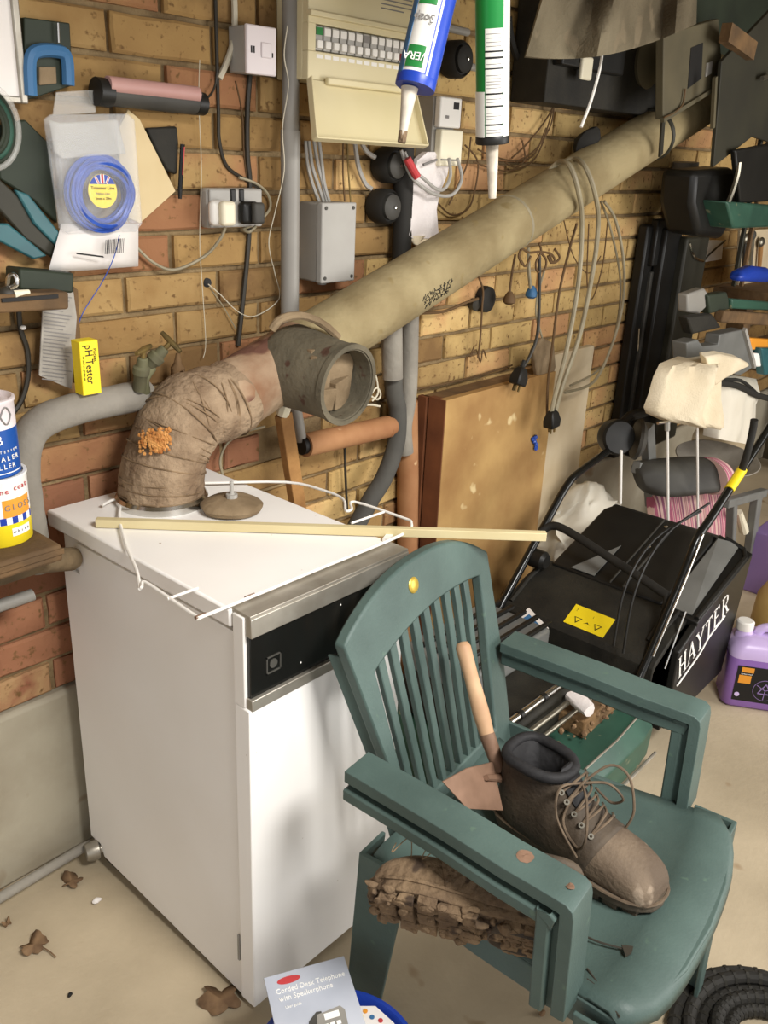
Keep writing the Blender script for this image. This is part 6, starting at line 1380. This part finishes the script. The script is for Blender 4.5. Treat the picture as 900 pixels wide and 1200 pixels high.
G(BM).prism([V((W_*.28+.019*cos(a), -.0145+.0062*sin(a), .0001)) for a in [2*pi*k/24 for k in range(24)]], (0, 0, .0005)).o('red_logo', M['red'], bkt, label='red oval logo')
G(BM).prism([V((.040, -.118, .0006)), V((.052, -.090, .0006)), V((.066, -.079, .0006)), V((.074, -.080, .0006)), V((.072, -.125, .0006)), V((.05, -.14, .0006))], (0, 0, .0006)).o('handset_picture', M['grey_dk'], bkt)
G(BM).prism([V((.066, -.084, .0012)), V((.104, -.080, .0012)), V((.110, -.088, .0012)), V((.106, -.14, .0012)), V((.062, -.15, .0012)), V((.060, -.110, .0012))], (0, 0, .0005)).o('telephone_picture', M['grey'], bkt)
G(BM).bx(.076, .100, -.096, -.086, .0017, .0022).o('screen_picture', M['print_white'], bkt)
for r in range(4):
    for c in range(3): G(BM).bx(.072+c*.010, .079+c*.010, -.108-r*.009, -.102-r*.009, .0017, .0022).o('key_picture', M['print_white'], bkt)
# gas pipe along the floor, with its fitting at the boiler
gp = thing('floor_pipe', 'pale pipe running along the floor by the wall into the back corner of the boiler', 'pipe', atz(60, 1022, .0))
G().tube([(-.9, -.075, .035), atz(0, 1052, .035), atz(98, 993, .035), atz(106, 990, .04)], .011, 12).o('pipe_length', M['lag'], gp)
q = atz(112, 998, .04); G().lathe([(.018, -.02), (.021, -.012), (.021, .006), (.013, .010), (.013, .02)], (q.x, q.y, .045), (.9, -.3, .0), 14).o('union_nut', M['alu'], gp, label='dull metal union nut')
G().tube([(q.x+.01, q.y, .045), (q.x+.03, q.y-.005, .03), (q.x+.03, q.y-.01, .008)], .011, 10).o('elbow', M['iron'], gp)
# dead leaves and scraps
def leaf(u, v, s, rot, lb, stem=True):
    c = atz(u, v, .003); t = thing('dead_leaf', lb, 'leaf', c); F = rotz(c, rot)
    P = []
    for k in range(26):
        a = 2*pi*k/26; r = s*(.62+.38*abs(sin(a*2.5+.4))+random.uniform(-.08, .08)); P.append(V((r*cos(a), r*sin(a)*.85, .004+.006*sin(a*3+rot)+.004*cos(2*a))))
    g = G(F); g.v = []; g.add([V((0, 0, .003))]+P, [(0, i+1, (i+1) % 26+1) for i in range(26)]); g.o('leaf_blade', M['leaf'], t, solid=.0012)
    if stem: G(F).tube([V((0, -s*.3, .004)), V((-s*.2, -s*1.2, .003)), V((-s*.5, -s*1.9, .003))], .0014, 5, 3).o('stalk', M['leaf'], t)
leaf(40, 1108, .030, .5, 'brown curled dead leaf with a stalk on the floor near the left edge')
leaf(84, 1033, .026, 1.4, 'dead leaf on the floor just in front of the floor pipe end', False)
leaf(258, 1172, .042, 2.2, 'large ragged dead leaf on the floor by the bottom corner of the boiler', False)
leaf(8, 1083, .010, .2, 'tiny dark leaf scrap at the left edge of the floor', False)
G().ball(atz(114, 1055, .006), (.010, .007, .006), 10, 6).jit(.004, 90).o('paper_scrap', M['paper'], label='tiny white paper scrap on the floor left of the boiler', cat='scrap')
G().ball(atz(82, 1166, .004), (.005, .004, .004), 8, 5).jit(.003, 90).o('grit', M['print_black'], label='small black crumb on the floor near the bottom left', cat='crumb')
G().ball(atz(636, 1188, .004), (.008, .005, .004), 8, 5).jit(.003, 90).o('bark_scrap', M['leaf'], label='brown scrap on the floor under the front of the chair', cat='scrap')
# coiled black hose in the bottom right corner
hc_ = atz(905, 1230, .03); hs_ = thing('coiled_hose', 'coil of ribbed black hose on the floor in the bottom right corner', 'hose', (hc_.x, hc_.y, 0))
for k in range(5):
    r = .165-.022*k; z = .020+.012*(k % 2)
    G().tube([(hc_.x+r*cos(a)+.004*k, hc_.y+r*sin(a), z+.004*sin(a*2+k)) for a in [q*2*pi/44 for q in range(44)]], .0125, 10, 0, True).o('hose_turn', M['rubber'], hs_)
    g = G()
    for q in range(36):
        a = q*2*pi/36; c = V((hc_.x+r*cos(a)+.004*k, hc_.y+r*sin(a), z+.004*sin(a*2+k))); tt = V((-sin(a), cos(a), 0))
        g.cyl(c-tt*.003, c+tt*.003, .0138, n=8)
    g.o('hose_ribs', M['black_dusty'], hs_, kind='stuff')
